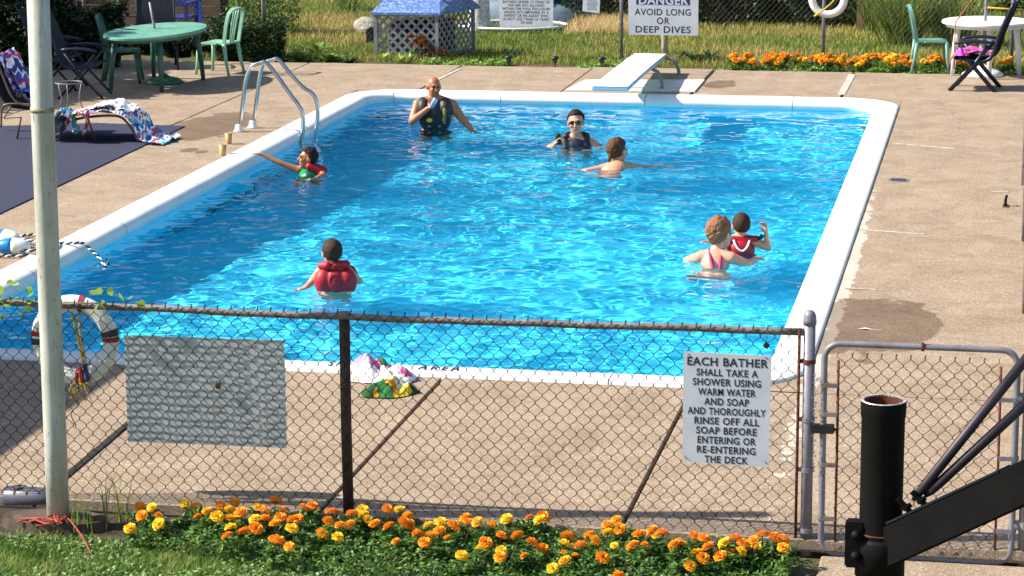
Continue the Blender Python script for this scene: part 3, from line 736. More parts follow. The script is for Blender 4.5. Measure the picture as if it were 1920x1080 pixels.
# ------------------------------------------------------------------ vine on the top rail
vine = thing('vine', 'leafy green vine creeping along the top rail at the left of the near fence', 'vine', PY(60, 565, FY))
lm = leafmat('vine_leaf', ['#5d8a2a', '#7da83a', '#a3bf55', '#c4cf86'], .4, .4, .35)
MB().tube(sweep([PY(-30, 570, FY-.02), PY(30, 560, FY-.03), PY(90, 572, FY), PY(170, 568, FY-.02), PY(220, 575, FY), PY(290, 578, FY-.02)], 40), .0035, 5).build('stem', pm('vine_stem', '#6b6b3a', '#55552c', 9, .7), vine, True, True)
m = MB()
m.add([(0, 0, 0), (.5, -.42, .08), (.62, -.1, .0), (1, 0, -.12), (.62, .1, .0), (.5, .42, .08), (.15, .3, .05), (.15, -.3, .05)], [(0, 1, 2), (2, 3, 4), (4, 5, 0), (0, 2, 4), (0, 5, 6), (0, 7, 1)])
lme = bpy.data.meshes.new('leaf'); lme.from_pydata(m.v, [], m.f); lme.materials.append(lm)
LV = [(8, 545, 30), (20, 575, 28), (38, 548, 26), (45, 580, 22), (58, 555, 18), (12, 532, 24), (30, 562, 22), (5, 590, 26), (52, 570, 16), (62, 545, 18), (2, 560, 26), (190, 552, 36), (188, 570, 34), (200, 548, 20), (232, 563, 26), (245, 560, 16), (272, 573, 24), (182, 578, 20), (25, 535, 18), (48, 540, 18), (15, 560, 24), (35, 588, 18)]
for x, y, s in LV:
    o = link('leaf', lme, vine); p = PY(x, y, FY-.04+random.uniform(-.03, .03)); o.location = p-vine.location
    o.rotation_euler = (random.uniform(.3, 1.3), random.uniform(-.6, .6), random.uniform(-3, 3)); sc = s/ppm(p); o.scale = (sc, sc, sc)
# ------------------------------------------------------------------ far lawn, fence, signs
def far(px, py, z=0.): return G(px, py, z)
FFY = far(1165, 112).y                        # the far fence stands just behind the deck edge
ff = thing('far_fence', 'thin chain-link fence on grey posts between the far deck edge and the lawn', 'fence', (far(820, 112).x, FFY, 0))
for px, dx in ((469, 0), (820, 0), (1165, 0), (1547, 0), (1896, 0), (110, 0)):
    x = far(px, 112).x; MB().tube([(x, FFY, -.05), (x+(-.012 if px < 500 else 0), FFY, 1.5)], .026 if px > 500 else .03, 10).build('post', M['galv_old'] if px in (469, 110) else M['galv'], ff, True, True)
x0, x1 = far(-80, 118).x, .1
m = MB(); i = 0; x = x0
while x < x1:
    m.tube([(x+(DW/2 if k % 2 else 0), FFY-.02+.004*(k % 2), .03+(k+i % 2)*DH/2) for k in range(22)], .0011, 3, cap=False); x += DW/2; i += 1
m.build('wire_mesh', M['galv_old'], ff, False, True, kind='stuff')
s1, P = sheet('danger_sign', 'white sign reading DANGER AVOID LONG OR DEEP DIVES behind the diving board', [(1177, -34), (1310, -32), (1309, 67), (1179, 65)], FFY-.05, M['sign'])
w = P[1].x-P[0].x; cx = (P[0].x+P[1].x)/2; zb = P[3].z
z1 = PY(1243, -12, FFY-.05).z; z2 = PY(1243, 9, FFY-.05).z
MB().box((cx, FFY-.0525, (z1+z2)/2), (w*.76, .001, z1-z2)).build('header_band', M['navy'], s1, False, True)
k = 1/ppm(Vector((cx, FFY, .5)))
text(['DANGER'], s1, M['sign'], w, PY(1243, -8, FFY-.05).z, cx, 0, FFY-.0545, [16*k/.72], bold=.03, align_w=[w*.70])
text(['AVOID LONG', 'OR', 'DEEP DIVES'], s1, M['ink'], w, PY(1243, 16, FFY-.05).z, cx, 0, FFY-.0525, [12.6*k/.72]*3, gap=.93, bold=.012, align_w=[106*k, 24*k, 104*k])
s2, P = sheet('notice_sign', 'grey notice sign about unsupervised bathers hanging on the far fence above the white planter rim', [(935, -30), (1038, -32), (1037, 50), (937, 51)], FFY-.04, M['sign'])
w = P[1].x-P[0].x; cx = (P[0].x+P[1].x)/2
L = ['NOTICE', 'THIS POOL IS UNSUPERVISED', 'BATHERS UNDER 12 YEARS OF', 'AGE ARE NOT ALLOWED', 'WITHIN THE POOL ENCLOSURE', 'UNLESS ACCOMPANIED BY A', 'PARENT OR HIS AGENT WHO', 'IS NOT LESS THAN 16 YEARS', 'OF AGE']
text(L, s2, M['ink'], w, PY(986, -12, FFY-.04).z, cx, 0, FFY-.0425, [6.9*k]*9, gap=.94, bold=.01, align_w=[40*k, 92*k, 90*k, 70*k, 92*k, 86*k, 85*k, 88*k, 22*k])
s3, P = sheet('small_notice_sign', 'small pale notice tilted on the far fence left of the danger sign', [(1094, -22), (1126, -20), (1124, 25), (1092, 21)], FFY-.04, M['sign'])
w = P[1].x-P[0].x; cx = (P[0].x+P[1].x)/2
for i in range(8):
    z = PY(1108, 1+i*2.4, FFY-.04).z; MB().box((cx, FFY-.0425, z), (w*.7*random.uniform(.7, 1), .001, .005)).build('print_line', M['galv'], s3, False, True)
# life ring on the far post
xr_ = far(1549, 112).x; c = PY(1553, -3, FFY-.12)
lr2 = life_ring('white life ring with yellow rope hung on the far fence post above the marigold bed', c, .218, .052)
MB().tube(sweep([PY(1575, -20, FFY-.19), PY(1560, 5, FFY-.2), PY(1528, 30, FFY-.2), PY(1535, 22, FFY-.14)], 20), .012, 6).build('rope', M['yellow'], lr2, True, True)
# dry and green grass of the far lawn
def on_lawn(n, px0, px1, py0, py1, rng=RNG):
    a, b, c = far(px0, py0), far(px1, py0), far(px0, py1); Ymin, Ymax = far(900, py1).y, far(900, py0).y
    Y = Ymin+(Ymax-Ymin)*rng.random(n)**1.0; xl = -11.2-(Y-33)*.35; X = xl+(.6-xl)*rng.random(n)
    return np.stack([X, Y, np.full(n, -.03)], -1)
Pg = on_lawn(150000, 0, 1920, -60, 117); Pg = Pg[Pg[:, 1] > FE+.12]
V, Fc = blades(Pg, .075, .012, .6)
fromnp('far_grass', V, Fc, M['grass_far'], kind='stuff', label='sunlit lawn grass, green with dry tan patches, beyond the far fence', category='grass')
# tall dry grass clump left of the danger sign
Pt = np.stack([far(1075, 50).x+(far(1235, 50).x-far(1075, 50).x)*RNG.random(5000)**.8, far(1100, 64).y+1.5*RNG.random(5000), np.full(5000, -.03)], -1)
V, Fc = blades(Pt, .17, .010, .7)
fromnp('dry_grass', V, Fc, grassmat('dry_grass', ['#a8985a', '#c2a96c', '#d8c08c', '#e2cfa2'], 1.), kind='stuff', label='tall dry straw-coloured grass beyond the far fence left of the danger sign', category='grass')
dirt = MB(); 
dirt.add([(far(880, 122).x, FE+.03, -.02), (far(1110, 124).x, FE+.03, -.02), (far(1110, 124).x, FE+.3, -.02), (far(880, 122).x, FE+.38, -.02)], [(0, 1, 2, 3)])
dirt.build('bare_soil', pm('red_soil', '#6d4530', '#4f3222', 9, .95, bump=.5), kind='structure')
# low ground cover along the far deck edge
def strip_leaves(name, px0, px1, n, h, size, mat, d0=.02, d1=.4, label=None, z0=-.03):
    X = far(px0, 120).x+(far(px1, 120).x-far(px0, 120).x)*RNG.random(n)
    Y = FE+d0+(d1-d0)*RNG.random(n); Z = z0+h*RNG.random(n)**1.2*(.6+.4*np.sin(X*7+np.sin(X*17)))
    V, Fc = leaves(np.stack([X, Y, Z], -1), size, 1., .7)
    fromnp(name, V, Fc, mat, kind='stuff', label=label, category='ground cover')
gc = leafmat('ground_cover', ['#3f6b1e', '#5f8c2c', '#8bb04a', '#bcd07a'], .45, .4)
strip_leaves('ground_cover', 790, 960, 5000, .11, .035, gc, label='low green ground cover at the far deck edge near the lattice pump house')
strip_leaves('ground_cover', 1085, 1180, 1800, .12, .035, gc, label='low green weeds at the far deck edge left of the diving board')
strip_leaves('ground_cover', 1355, 1900, 9000, .09, .035, gc, d1=.14, label='strip of small pale green leaves in front of the far marigolds')
# ------------------------------------------------------------------ plants
def shrub(name, label, cat, c, r, n, size, mat, stems=6, aspect=.5, group=None, clumps=16, up=.6, low=True):
    t = thing(name, label, cat, (c[0], c[1], -.03), group=group)
    P = blob(n, (0, 0, c[2]+.03), r, clumps=clumps); P = P[P[:, 2] > .01]
    V, Fc = leaves(P, size, up, aspect); fromnp('foliage', V, Fc, mat, t)
    m = MB()
    for i in range(stems):
        a = random.random()*6.28; q = Vector((math.cos(a)*r[0]*.6, math.sin(a)*r[1]*.6, c[2]+r[2]*.5))
        m.tube(sweep([(0, 0, -.02), q*.45+Vector((0, 0, .03)), q], 8), [.012*(1-.07*k) for k in range(9)], 5)
    m.build('stem', M['stem'], t, True); return t
M['stem'] = pm('plant_stem', '#4a4a2a', '#35351f', 9, .8)
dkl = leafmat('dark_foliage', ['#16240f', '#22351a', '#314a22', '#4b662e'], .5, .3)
mdl = leafmat('mid_foliage', ['#25401a', '#3a5b22', '#567a2e', '#86a04a'], .5, .35)
gryl = leafmat('grass_plume', ['#3c5a20', '#5f7c30', '#8c9c4a', '#c5bd7a'], .5, .3)
# long dark hedge behind the lawn on the right
hb = far(1130, 46); hc = far(1640, 52); 
H = thing('hedge', 'dark green clipped hedge closing the lawn behind the danger sign and far life ring', 'hedge', ((hb.x+hc.x)/2, hb.y+.6, -.03))
n = 60000; X = hb.x-1.2+(hc.x+1.4-hb.x+1.2)*RNG.random(n); Z = -.03+1.9*RNG.random(n); Y = hb.y+.25+.5*RNG.random(n)**2*(1)+.10*np.sin(X*3.1+Z*4)+.07*np.sin(X*9+Z*7)
V, Fc = leaves(np.stack([X, Y, Z], -1)-np.array(H.location), .055, .2, .5); fromnp('foliage', V, Fc, dkl, H)
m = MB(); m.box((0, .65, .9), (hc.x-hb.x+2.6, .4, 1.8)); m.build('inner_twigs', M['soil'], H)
# backdrop foliage and hedge further left
def bank(name, label, px0, px1, py, h, n, size, mat, dep=.8, zpow=1., cat='bush', amp=.2):
    a, b_ = far(px0, py), far(px1, py); t = thing(name, label, cat, ((a.x+b_.x)/2, a.y, -.03))
    X = a.x+(b_.x-a.x)*RNG.random(n); hh = h*(.78+amp*np.sin(X*2.3+1)+.12*np.sin(X*6.1)); Z = hh*RNG.random(n)**zpow
    Y = a.y+dep*RNG.random(n)*(.3+.7*Z/h)+.14*np.sin(X*5+Z*6)+.08*np.sin(X*13+Z*11); V, Fc = leaves(np.stack([X, Y, Z-.03], -1)-np.array(t.location), size, .5, .45); fromnp('foliage', V, Fc, mat, t)
    m = MB()
    for i in range(int(abs(b_.x-a.x)*5)):
        x = random.uniform(a.x, b_.x); y = a.y+dep*random.uniform(.4, .8)
        m.tube([Vector((x, y, -.05))-t.location, Vector((x+random.uniform(-.1, .1), y, h*.4))-t.location, Vector((x+random.uniform(-.2, .2), y-.1, h*.8))-t.location], [.015, .011, .005], 5)
    m.build('stem', M['stem'], t, True); return t
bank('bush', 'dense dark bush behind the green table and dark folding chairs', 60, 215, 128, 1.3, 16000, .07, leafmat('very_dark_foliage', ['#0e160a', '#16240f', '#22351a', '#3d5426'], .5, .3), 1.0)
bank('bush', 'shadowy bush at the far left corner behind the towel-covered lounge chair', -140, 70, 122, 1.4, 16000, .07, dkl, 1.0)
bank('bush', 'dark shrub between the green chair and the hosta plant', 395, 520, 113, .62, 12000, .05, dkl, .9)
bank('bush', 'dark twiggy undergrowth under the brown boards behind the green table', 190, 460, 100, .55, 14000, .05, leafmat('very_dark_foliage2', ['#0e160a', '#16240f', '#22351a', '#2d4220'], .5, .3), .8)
bank('tall_hedge', 'tall dark hedge far back between the pump house and the small notice', 640, 1140, -30, 1.6, 22000, .09, dkl, .8, cat='hedge')
bank('tall_hedge', 'dense green hedge in the far right corner behind the white table', 1600, 2000, 20, 2., 26000, .07, mdl, 1.2, cat='hedge')
bank('flowering_bush', 'loose tall bush with dry seed heads right of the green chair at the left table', 425, 560, 62, 1.1, 5000, .05, mdl, .8)
# hosta and leafy plants
def rosette(label, c, n, L, w, mat, name='hosta_plant', cat='plant', arch=.6, el=(.35, 1.3), rnd=.35, group=None):
    t = thing(name, label, cat, (c[0], c[1], -.03), group=group)
    for i in range(n):
        a = i*2.4+random.uniform(-.3, .3); e = random.uniform(*el); l = L*random.uniform(1-rnd, 1+rnd); m = MB(); v = []; f = []
        for k in range(6):
            q = k/5; ww = w*math.sin(min(1, q*1.15+.08)*math.pi)**.8*.5 if q < .98 else 0; h = l*(q*math.sin(e)-arch*q*q*.8); d = l*q*math.cos(e)*1.0+l*.25*q*q
            cx, cy = math.cos(a)*d, math.sin(a)*d
            for s in (-1, 0, 1): v.append((cx-math.sin(a)*s*ww, cy+math.cos(a)*s*ww, max(.005, h)-(0 if s else ww*.35)))
        f = [(k*3+s, k*3+s+1, k*3+s+4, k*3+s+3) for k in range(5) for s in (0, 1)]
        m.add(v, f); m.build('leaf', mat, t, True)
    return t
hl = [leafmat('hosta_leaf', ['#4b6a2a', '#6f8c3c', '#93a85a'], .35, .5, .3), leafmat('hosta_leaf_dark', ['#20351a', '#33502a', '#4b6a34'], .4, .4, .2)]
for i, (x, y, n, l, lab) in enumerate([(505, 112, 22, .28, 'broad-leaved hosta nearest the left grey fence post'), (560, 112, 26, .32, 'large sunlit hosta clump in the middle of the far bed behind the pool ladder'), (610, 113, 24, .3, 'broad-leaved hosta with drooping leaves right of the sunlit clump'), (650, 114, 16, .2, 'small dark hosta beside the lattice pump house'), (590, 96, 20, .34, 'tall hosta at the back of the far bed with upright pale leaves')]):
    c = far(x, y); rosette(lab, (c.x, c.y+.12), n, l, .12, hl[i % 2 if i != 1 else 0])
for i, (x, y, n, l, lab) in enumerate([(1300, 112, 30, .3, 'dark leafy plant directly right of the diving board'), (1330, 108, 24, .26, 'leafy plant between the diving board plant and the far marigolds'), (1275, 104, 18, .24, 'small leafy plant behind the raised end of the diving board')]):
    c = far(x, y+3); rosette(lab, (c.x, c.y+.1), n, l, .07, hl[1])
for x, y, lab in ((715, 112, 'grassy plant at the left foot of the lattice pump house'), (762, 112, 'yellow-green lily leaves before the lattice pump house'), (745, 116, 'bright small lily clump at the deck edge by the pump house'), (1095, 112, 'fresh green grass tuft behind the third solar light'), (1150, 112, 'tuft of long grass beside the grey post behind the diving board')):
    c = far(x, y); rosette(lab, (c.x, c.y+.1), 26, .22, .022, leafmat('lily_leaf', ['#5f8c2c', '#a8c050', '#d6dd70'], .4, .4), 'lily_plant', el=(.8, 1.45), arch=.5)
# reddish flowers by the pump house
for x, y, lab in ((783, 60, 'red flowering plant climbing the lattice of the pump house'), (815, 100, 'orange-brown leafy plant at the right corner of the pump house')):
    c = far(x, 111); t = thing('red_flower_plant', lab, 'plant', (c.x, c.y+.05, -.03))
    zc = .30 if y < 80 else .12
    P = blob(80, (0, 0, zc), (.18, .06, .13)); V, Fc = leaves(P, .045, .3, .8); fromnp('blossom', V, Fc, leafmat('red_petals'+str(x), ['#a01830', '#c4452a', '#8a3a1a', '#b85a2a'], .6, .3), t)
    P = blob(200, (0, 0, zc*.7), (.16, .06, .2)); V, Fc = leaves(P, .04, .3, .5); fromnp('foliage', V, Fc, mdl, t)
# ornamental grass and post on the right
for x, y, n, h, lab in ((1690, 84, 900, .95, 'big arching ornamental grass left of the white table'), (1650, 60, 350, .8, 'ornamental grass clump behind and left of the big one'), (1790, 84, 500, .75, 'arching grass growing behind the white table'), (655, 20, 160, .5, 'pale wispy weeds on the lawn left of the pump house')):
    c = far(x, y); t = thing('ornamental_grass', lab, 'grass plant', (c.x, c.y, -.03))
    P = np.stack([RNG.normal(0, .10, n), RNG.normal(0, .1, n), np.zeros(n)], -1); V, Fc = blades(P, h, .014, 1.1); fromnp('foliage', V, Fc, gryl, t)
c = far(1614, 52); wp = thing('wooden_post', 'short brown wooden post in front of the hedge right of the far life ring', 'post', (c.x, c.y, -.03))
MB().box((0, 0, .5), (.13, .13, 1.0)).build('shaft', pm('tan_wood', '#8a6b50', '#6b5140', 6, .8, bump=.3), wp, bevel=.01)
c = far(1805, 70); wp = thing('tree', 'brown tree trunk in the far right corner behind the white table', 'tree', (c.x, c.y+1.2, -.03))
MB().tube([(0, 0, -.1), (.02, 0, .6), (.05, 0, 1.6)], [.16, .13, .12], 12).build('trunk', pm('bark', '#5a4030', '#3a2a20', 14, .95, bump=.7, bscale=30, bdist=.02), wp, True)
# blackened stump post behind the danger sign
c = far(1246, 100); t = thing('stub_post', 'pale rough stone stub standing behind the danger sign', 'post', (c.x, c.y, -.03))
MB().tube([(0, 0, -.05), (.0, 0, .22), (-.01, 0, .5)], [.05, .045, .05], 12).build('shaft', M['rock'], t, True)
# solar path lights
for i, (x, lab) in enumerate(((955, 'black solar path light nearest the notice sign at the far deck edge'), (1044, 'middle black solar path light of the row at the far deck edge'), (1133, 'black solar path light nearest the diving board at the far deck edge'))):
    c = far(x, 123); t = thing('solar_light', lab, 'path light', (c.x, FE+.06, -.03), group='solar path lights along the far deck edge')
    MB().tube([(0, 0, -.02), (0, 0, .12)], .009, 6).build('stake', M['blackpl'], t, True)
    MB().lathe([(.02, .085), (.035, .10), (.038, .14), (.03, .145)], n=12).build('lens', pm('smoked_lens', '#26282c', '#33363b', 6, .2), t, True)
    MB().lathe([(.058, .145), (.06, .152), (.045, .172), (.001, .18)], n=12).build('cap', M['blackpl'], t, True)
# rock and little black bin at the pump house
c = far(689, 60); t = thing('rock', 'pale rounded boulder on the lawn left of the pump house', 'rock', (c.x, c.y, -.03))
bm = bmesh.new(); bmesh.ops.create_icosphere(bm, subdivisions=3, radius=.22)
for v in bm.verts: v.co *= 1+.22*mn.noise(v.co*5); v.co.z = v.co.z*.75+.1
me = bpy.data.meshes.new('boulder'); bm.to_mesh(me); bm.free(); me.materials.append(M['rock']); link('boulder', me, t)
c = far(692, 82); t = thing('black_box', 'small black box standing at the left side of the pump house', 'box', (c.x+.02, c.y, -.03))
m = MB(); m.box((0, 0, .14), (.11, .10, .2)); m.build('case', M['blackpl'], t, bevel=.015); MB().lathe([(.06, .24), (.05, .27), (.001, .28)], n=12).build('lid', M['blackpl'], t, True)
# lattice pump house with blue roof
LF = far(760, 109).y; lx0, lx1 = far(704, 109).x, far(822, 109).x; lz = zfor((lx0, LF), 24); dep = 1.0; lx2 = lx1+.06
lh = thing('pump_house', 'low lattice pump house with a worn blue roof behind the far fence', 'pump house', ((lx0+lx1)/2, LF, -.03))
def clipbar(parent, a, b, x0, x1, z0, z1, mapf, w=.036, th=.008):
    # Liang-Barsky clip of segment a-b to the panel
    (ax, az), (bx, bz) = a, b; t0, t1 = 0, 1; dx, dz = bx-ax, bz-az
    for p, q in ((-dx, ax-x0), (dx, x1-ax), (-dz, az-z0), (dz, z1-az)):
        if abs(p) < 1e-9:
            if q < 0: return
            continue
        r = q/p
        if p < 0: t0 = max(t0, r)
        else: t1 = min(t1, r)
    if t1-t0 < .02: return
    A = mapf(ax+dx*t0, az+dz*t0, th); B = mapf(ax+dx*t1, az+dz*t1, th)
    m = MB(); m.bar(A, B, th*.8 if mapf.up == 'y' else w, w if mapf.up == 'y' else th*.8, up=(0, 0, 1)); m.build('slat', M['whitewood'], parent, False, True)
def panel(parent, W_, z0, z1, mapf):
    sp = .135
    for k in range(-int(z1/sp)-2, int(W_/sp)+3):
        clipbar(parent, (k*sp, z0), (k*sp+(z1-z0), z1), 0, W_, z0, z1, lambda_(mapf, .0))
        clipbar(parent, (k*sp+(z1-z0), z0), (k*sp, z1), 0, W_, z0, z1, lambda_(mapf, -.009))
def lambda_(f, off):
    g = lambda u, z, th: f(u, z, off)
    g.up = 'y'; return g
panel(lh, lx1-lx0, 0, lz, lambda u, z, o: Vector((lx0+u, LF+o, z)))
sd = Vector((math.sin(.32), math.cos(.32), 0))
panel(lh, dep, 0, lz, lambda u, z, o: Vector((lx1-o*1.0, LF, z))+sd*u)
for p in ((lx0, LF), (lx1, LF), (lx1+sd.x*dep, LF+sd.y*dep)):
    MB().box((p[0], p[1]-.012, lz/2-.02), (.05, .05, lz+.02)).build('corner_post', M['whitewood'], lh, False, True)
MB().box(((lx0+lx1)/2, LF-.012, lz-.02), (lx1-lx0-.05, .025, .05)).build('rail', M['whitewood'], lh, False, True)
ins = MB(); ins.box(((lx0+lx1)/2+.1, LF+.55, lz/2-.05), (lx1-lx0-.1, .75, lz-.2)); ins.build('inner_shade_box', pm('dark_inside', '#1a1a18', '#2a2a26', 4, .9), lh, False, True)  # near-black box stands in for the shade inside the lattice
def bluemat():
    a = N('worn_blue_paint'); c = a.ramp(a.noise(5, 4, .6), [(.3, lin('#34589a')), (.7, lin('#4a74b2'))])
    w_ = a.ramp(a.noise(22, 8, .8), [(.5, (0, 0, 0)), (.58, (1, 1, 1))]); c = a.mix(a.mth('MULTIPLY', w_, .8), c, lin('#9fa8a4'))
    a.color(c); a.rough(.7); a.bump(a.noise(30, 4), .3, .004); return a.m
ov = .06; rz = lz+.01
A_, B_ = Vector((lx0-ov, LF-ov, rz)), Vector((lx1+ov, LF-ov, rz)); C_ = B_+sd*(dep+2*ov); D_ = A_+sd*(dep+2*ov)
top = [A_+Vector((.22, .42, .26)), B_+Vector((-.1, .42, .26)), C_+Vector((-.2, -.36, .26)), D_+Vector((.2, -.36, .26))]
m = MB(); q = [A_, B_, C_, D_]; m.add(q+[p-Vector((0, 0, .03)) for p in q]+top, [(0, 1, 9, 8), (1, 2, 10, 9), (2, 3, 11, 10), (3, 0, 8, 11), (8, 9, 10, 11), (4, 5, 1, 0), (5, 6, 2, 1), (6, 7, 3, 2), (7, 4, 0, 3), (7, 6, 5, 4)])
m.build('roof', bluemat(), lh, False, True)
# white tapered column, white-rimmed planter and grey boat-like shell
c = far(899, 56); t = thing('white_column', 'white stippled tapered column standing in the round planter behind the far fence', 'column', (c.x, c.y, -.03))
a = N('stippled_white'); a.color(a.ramp(a.noise(30, 6, .75), [(.42, lin('#8f8f8c')), (.56, lin('#dcdcd8'))])); a.rough(.8); a.bump(a.noise(40, 4), .5, .01)
MB().lathe([(.185, 0), (.18, .05), (.165, .3), (.14, .8), (.12, 1.4)], n=24).build('shaft', a.m, t, True)
x0, x1 = far(845, 62), far(1066, 48)
c = far(962, 52); t = thing('round_planter', 'low round bed with a white rim on the far lawn under the notice sign', 'planter', (c.x, c.y, -.03))
m = MB(); m.tube([(math.cos(a_)*(x1.x-x0.x)*.53, math.sin(a_)*.62, .075+.0*a_) for a_ in [k*math.pi/20 for k in range(40)]], .022, 8, closed=True); m.build('rim', M['white'], t, True)
m = MB(); m.lathe([(.99, -.03), (1, .06), (.97, .06), (.96, .04), (.001, .045)], n=40, sx=(x1.x-x0.x)*.53, sy=.62); m.build('side', pm('dark_grey_side', '#3c4448', '#52585c', 6, .8), t, True)
c = far(1008, 38); t = thing('upturned_boat', 'weathered grey-blue upturned dinghy lying on the lawn behind the notice sign', 'boat', (c.x, c.y, -.03))
m = MB(); v = []; L_ = 1.02
for i in range(17):
    q = -1+i/8; w_ = (1-abs(q)**2.6)**.7*.42+.01
    for j in range(9):
        an = math.pi*j/8; v.append((q*L_, -math.cos(an)*w_, math.sin(an)**.7*(.42-.08*q*q)*(1 if w_ > .05 else .6)))
m.add(v, [(i*9+j, i*9+j+1, (i+1)*9+j+1, (i+1)*9+j) for i in range(16) for j in range(8)])
m.build('hull', pm('grey_blue_hull', '#4a5a68', '#687d8c', 4, .7, bump=.2), t, True)
MB().tube([(-L_, -.01, .02), (0, -.43, .0), (L_, -.01, .02)], .02, 6).build('gunwale', M['rock'], t, True)
# brown boards / shed and blue chair behind the green table
sy = far(300, 58).y+.3; xa, xb = far(105, 60).x, far(418, 60).x
sh = thing('board_wall', 'brown weathered board wall in the shade behind the green table', 'wall', ((xa+xb)/2, sy, 0))
zt_ = .62
for i in range(7):
    MB().box(((xa+xb)/2+random.uniform(-.02, .02), sy+random.uniform(-.01, .01), .13+i*.155), (xb-xa, .03, .145)).build('board', M['brownwood'], sh, False, True)
for x in (xa+.2, (xa+xb)/2, xb-.15): MB().box((x, sy-.05, .55), (.09, .06, 1.15)).build('upright', M['brownwood'], sh, False, True)
cb = far(318, 78); bc = thing('blue_chair', 'blue wooden chair with a slatted high back against the brown boards', 'chair', (cb.x, cb.y, 0))
w = .74
for i in range(6): MB().box((-w/2+.05+i*(w-.1)/5, .2, .78), (.055, .022, .5)).build('back_slat', M['bluewood'], bc)
MB().box((0, .185, .56), (w+.04, .03, .09)).build('back_rail', M['bluewood'], bc); MB().box((0, .185, .9), (w+.04, .03, .1)).build('back_rail', M['bluewood'], bc)
MB().box((0, -.05, .38), (w, .5, .03)).build('seat', M['bluewood'], bc)
for sx in (-1, 1):
    MB().box((sx*w/2, .2, .3), (.05, .05, .62)).build('leg', M['bluewood'], bc); MB().box((sx*w/2, -.28, .3), (.05, .05, .6)).build('leg', M['bluewood'], bc); MB().box((sx*(w/2+.03), -.05, .61), (.09, .56, .025)).build('armrest', M['bluewood'], bc)
cb = far(372, 70); bp = thing('blue_post', 'bright blue upright post against the brown boards right of the blue chair', 'post', (cb.x, cb.y+.1, 0)); MB().box((0, 0, .55), (.055, .05, 1.1)).build('shaft', pm('bright_blue', '#2450c8', '#1c40a8', 5, .5), bp)
# distant wood whose reflection darkens the water
n = 26000; X = -75+110*RNG.random(n); Z = 19*RNG.random(n)**.8; Y = 62+5*RNG.random(n)+2.5*np.sin(X*.5)+1.5*np.sin(X*1.3+Z*.6)
V, Fc = leaves(np.stack([X, Y, Z], -1), 1.5, .2, .8); fromnp('wood', V, Fc, dkl, kind='stuff', label='tall dark wood closing the view behind the gardens', category='wood')
# ------------------------------------------------------------------ ladder
la = thing('pool_ladder', 'polished steel grab rail ladder with white feet at the left side of the pool', 'ladder', G(448, 247))
for (bx, by, px_, py_, kx, ky, wx, wy) in ((448, 247, 497, 118, 568, 215, 566, 278), (474, 240, 520, 112, 595, 195, 592, 270)):
    B = G(bx, by); Y = B.y; Wp = PY(wx, wy, Y); K = PY(kx, ky, Y); Pk = PY(px_, py_, Y); T0 = PY(bx+13, py_+33, Y)
    pts = [B, B.lerp(T0, .5), T0, PY(px_-26, py_+8, Y), PY(px_-8, py_, Y), Pk+Vector((.02, 0, -.002)), PY(px_+24, py_+26, Y), PY(px_+48, py_+(ky-py_)*.62, Y), PY(kx-9, ky-19, Y), PY(kx-1, ky-2, Y), PY(kx+.5, ky+22, Y), Wp, Vector((Wp.x, Y, -.95))]
    recv(MB().tube([B+Vector((0, 0, -.02))]+sweep(pts, 60), .0235, 14).build('rail', M['chrome'], la, True, True))
    MB().lathe([(.062, 0), (.06, .018), (.043, .03), (.04, .075), (.03, .085), (.001, .086)], B, 20).build('foot', M['white'], la, True, True)
YA, YB = G(448, 247).y, G(474, 240).y; XW = PY(566, 278, YA).x
for z in (-.35, -.65): recv(MB().box((XW, (YA+YB)/2, z), (.09, YB-YA, .03)).build('step', M['white'], la, False, True, bevel=.008))
for k, (x, y, lab) in enumerate(((418, 292, 'tan drinking cup at the pool edge, the nearer of the two'), (429, 270, 'tan drinking cup just behind the other, close to the ladder foot'))):
    t = thing('drinking_cup', lab, 'cup', G(x, y)); MB().lathe([(.030, 0), (.042, .125), (.038, .125), (.027, .012), (.001, .012)], n=16, caps=False).build('body', pm('tan_cup'+str(k), '#b39a5c', '#a08650', 9, .5), t, True)
# ------------------------------------------------------------------ diving board
bz0, bz1 = .27, .37
Fl, Fr = G(1110, 162, bz1), G(1178, 163.5, bz1); yb = G(1220, 101, bz0).y; Rl, Rr = PY(1189, 99.5, yb), PY(1250, 101, yb)
Rl.z = Rr.z = bz0; dv = thing('diving_board', 'white diving board with edges coloured blue for shade on curved steel stands', 'diving board', ((Rl.x+Rr.x)/2, (Rl.y+Fl.y)/2, 0))
Fl.y = Fr.y = (Fl.y+Fr.y)/2
th = .05; m = MB(); n = 12; v = []
for i in range(n+1):
    q = i/n; sag = .012*math.sin(q*math.pi)
    for a, b_ in ((Rl, Fl), (Rr, Fr)):
        p = a.lerp(b_, q); v += [(p.x, p.y, p.z+sag-th), (p.x, p.y, p.z+sag)]
f = []
for i in range(n):
    a = i*4; b_ = a+4; f += [(a+1, b_+1, b_+3, a+3), (a+2, b_+2, b_, a), (a, b_, b_+1, a+1), (a+3, b_+3, b_+2, a+2)]
f += [(0, 1, 3, 2), (n*4+2, n*4+3, n*4+1, n*4)]
m.add(v, f); m.build('board', pm('shade_blue_board', '#8fc4dc', '#7fb6d0', 4, .4), dv, False, True, bevel=.008)  # blue of the shaded faces painted into the board's colour
m = MB(); v = []
for i in range(n+1):
    q = i/n; sag = .012*math.sin(q*math.pi)
    for a, b_ in ((Rl, Fl), (Rr, Fr)): p = a.lerp(b_, q); c = (Rl.lerp(Fl, q)+Rr.lerp(Fr, q))/2; p = p.lerp(c, .035); v.append((p.x, p.y, p.z+sag+.0035))
m.add(v, [(i*2, i*2+2, i*2+3, i*2+1) for i in range(n)]); m.build('tread', pm('white_grit_tread', '#e9e9e6', '#d6d6d4', 5, .8, bump=.3, bscale=200, bdist=.002), dv, False, True)
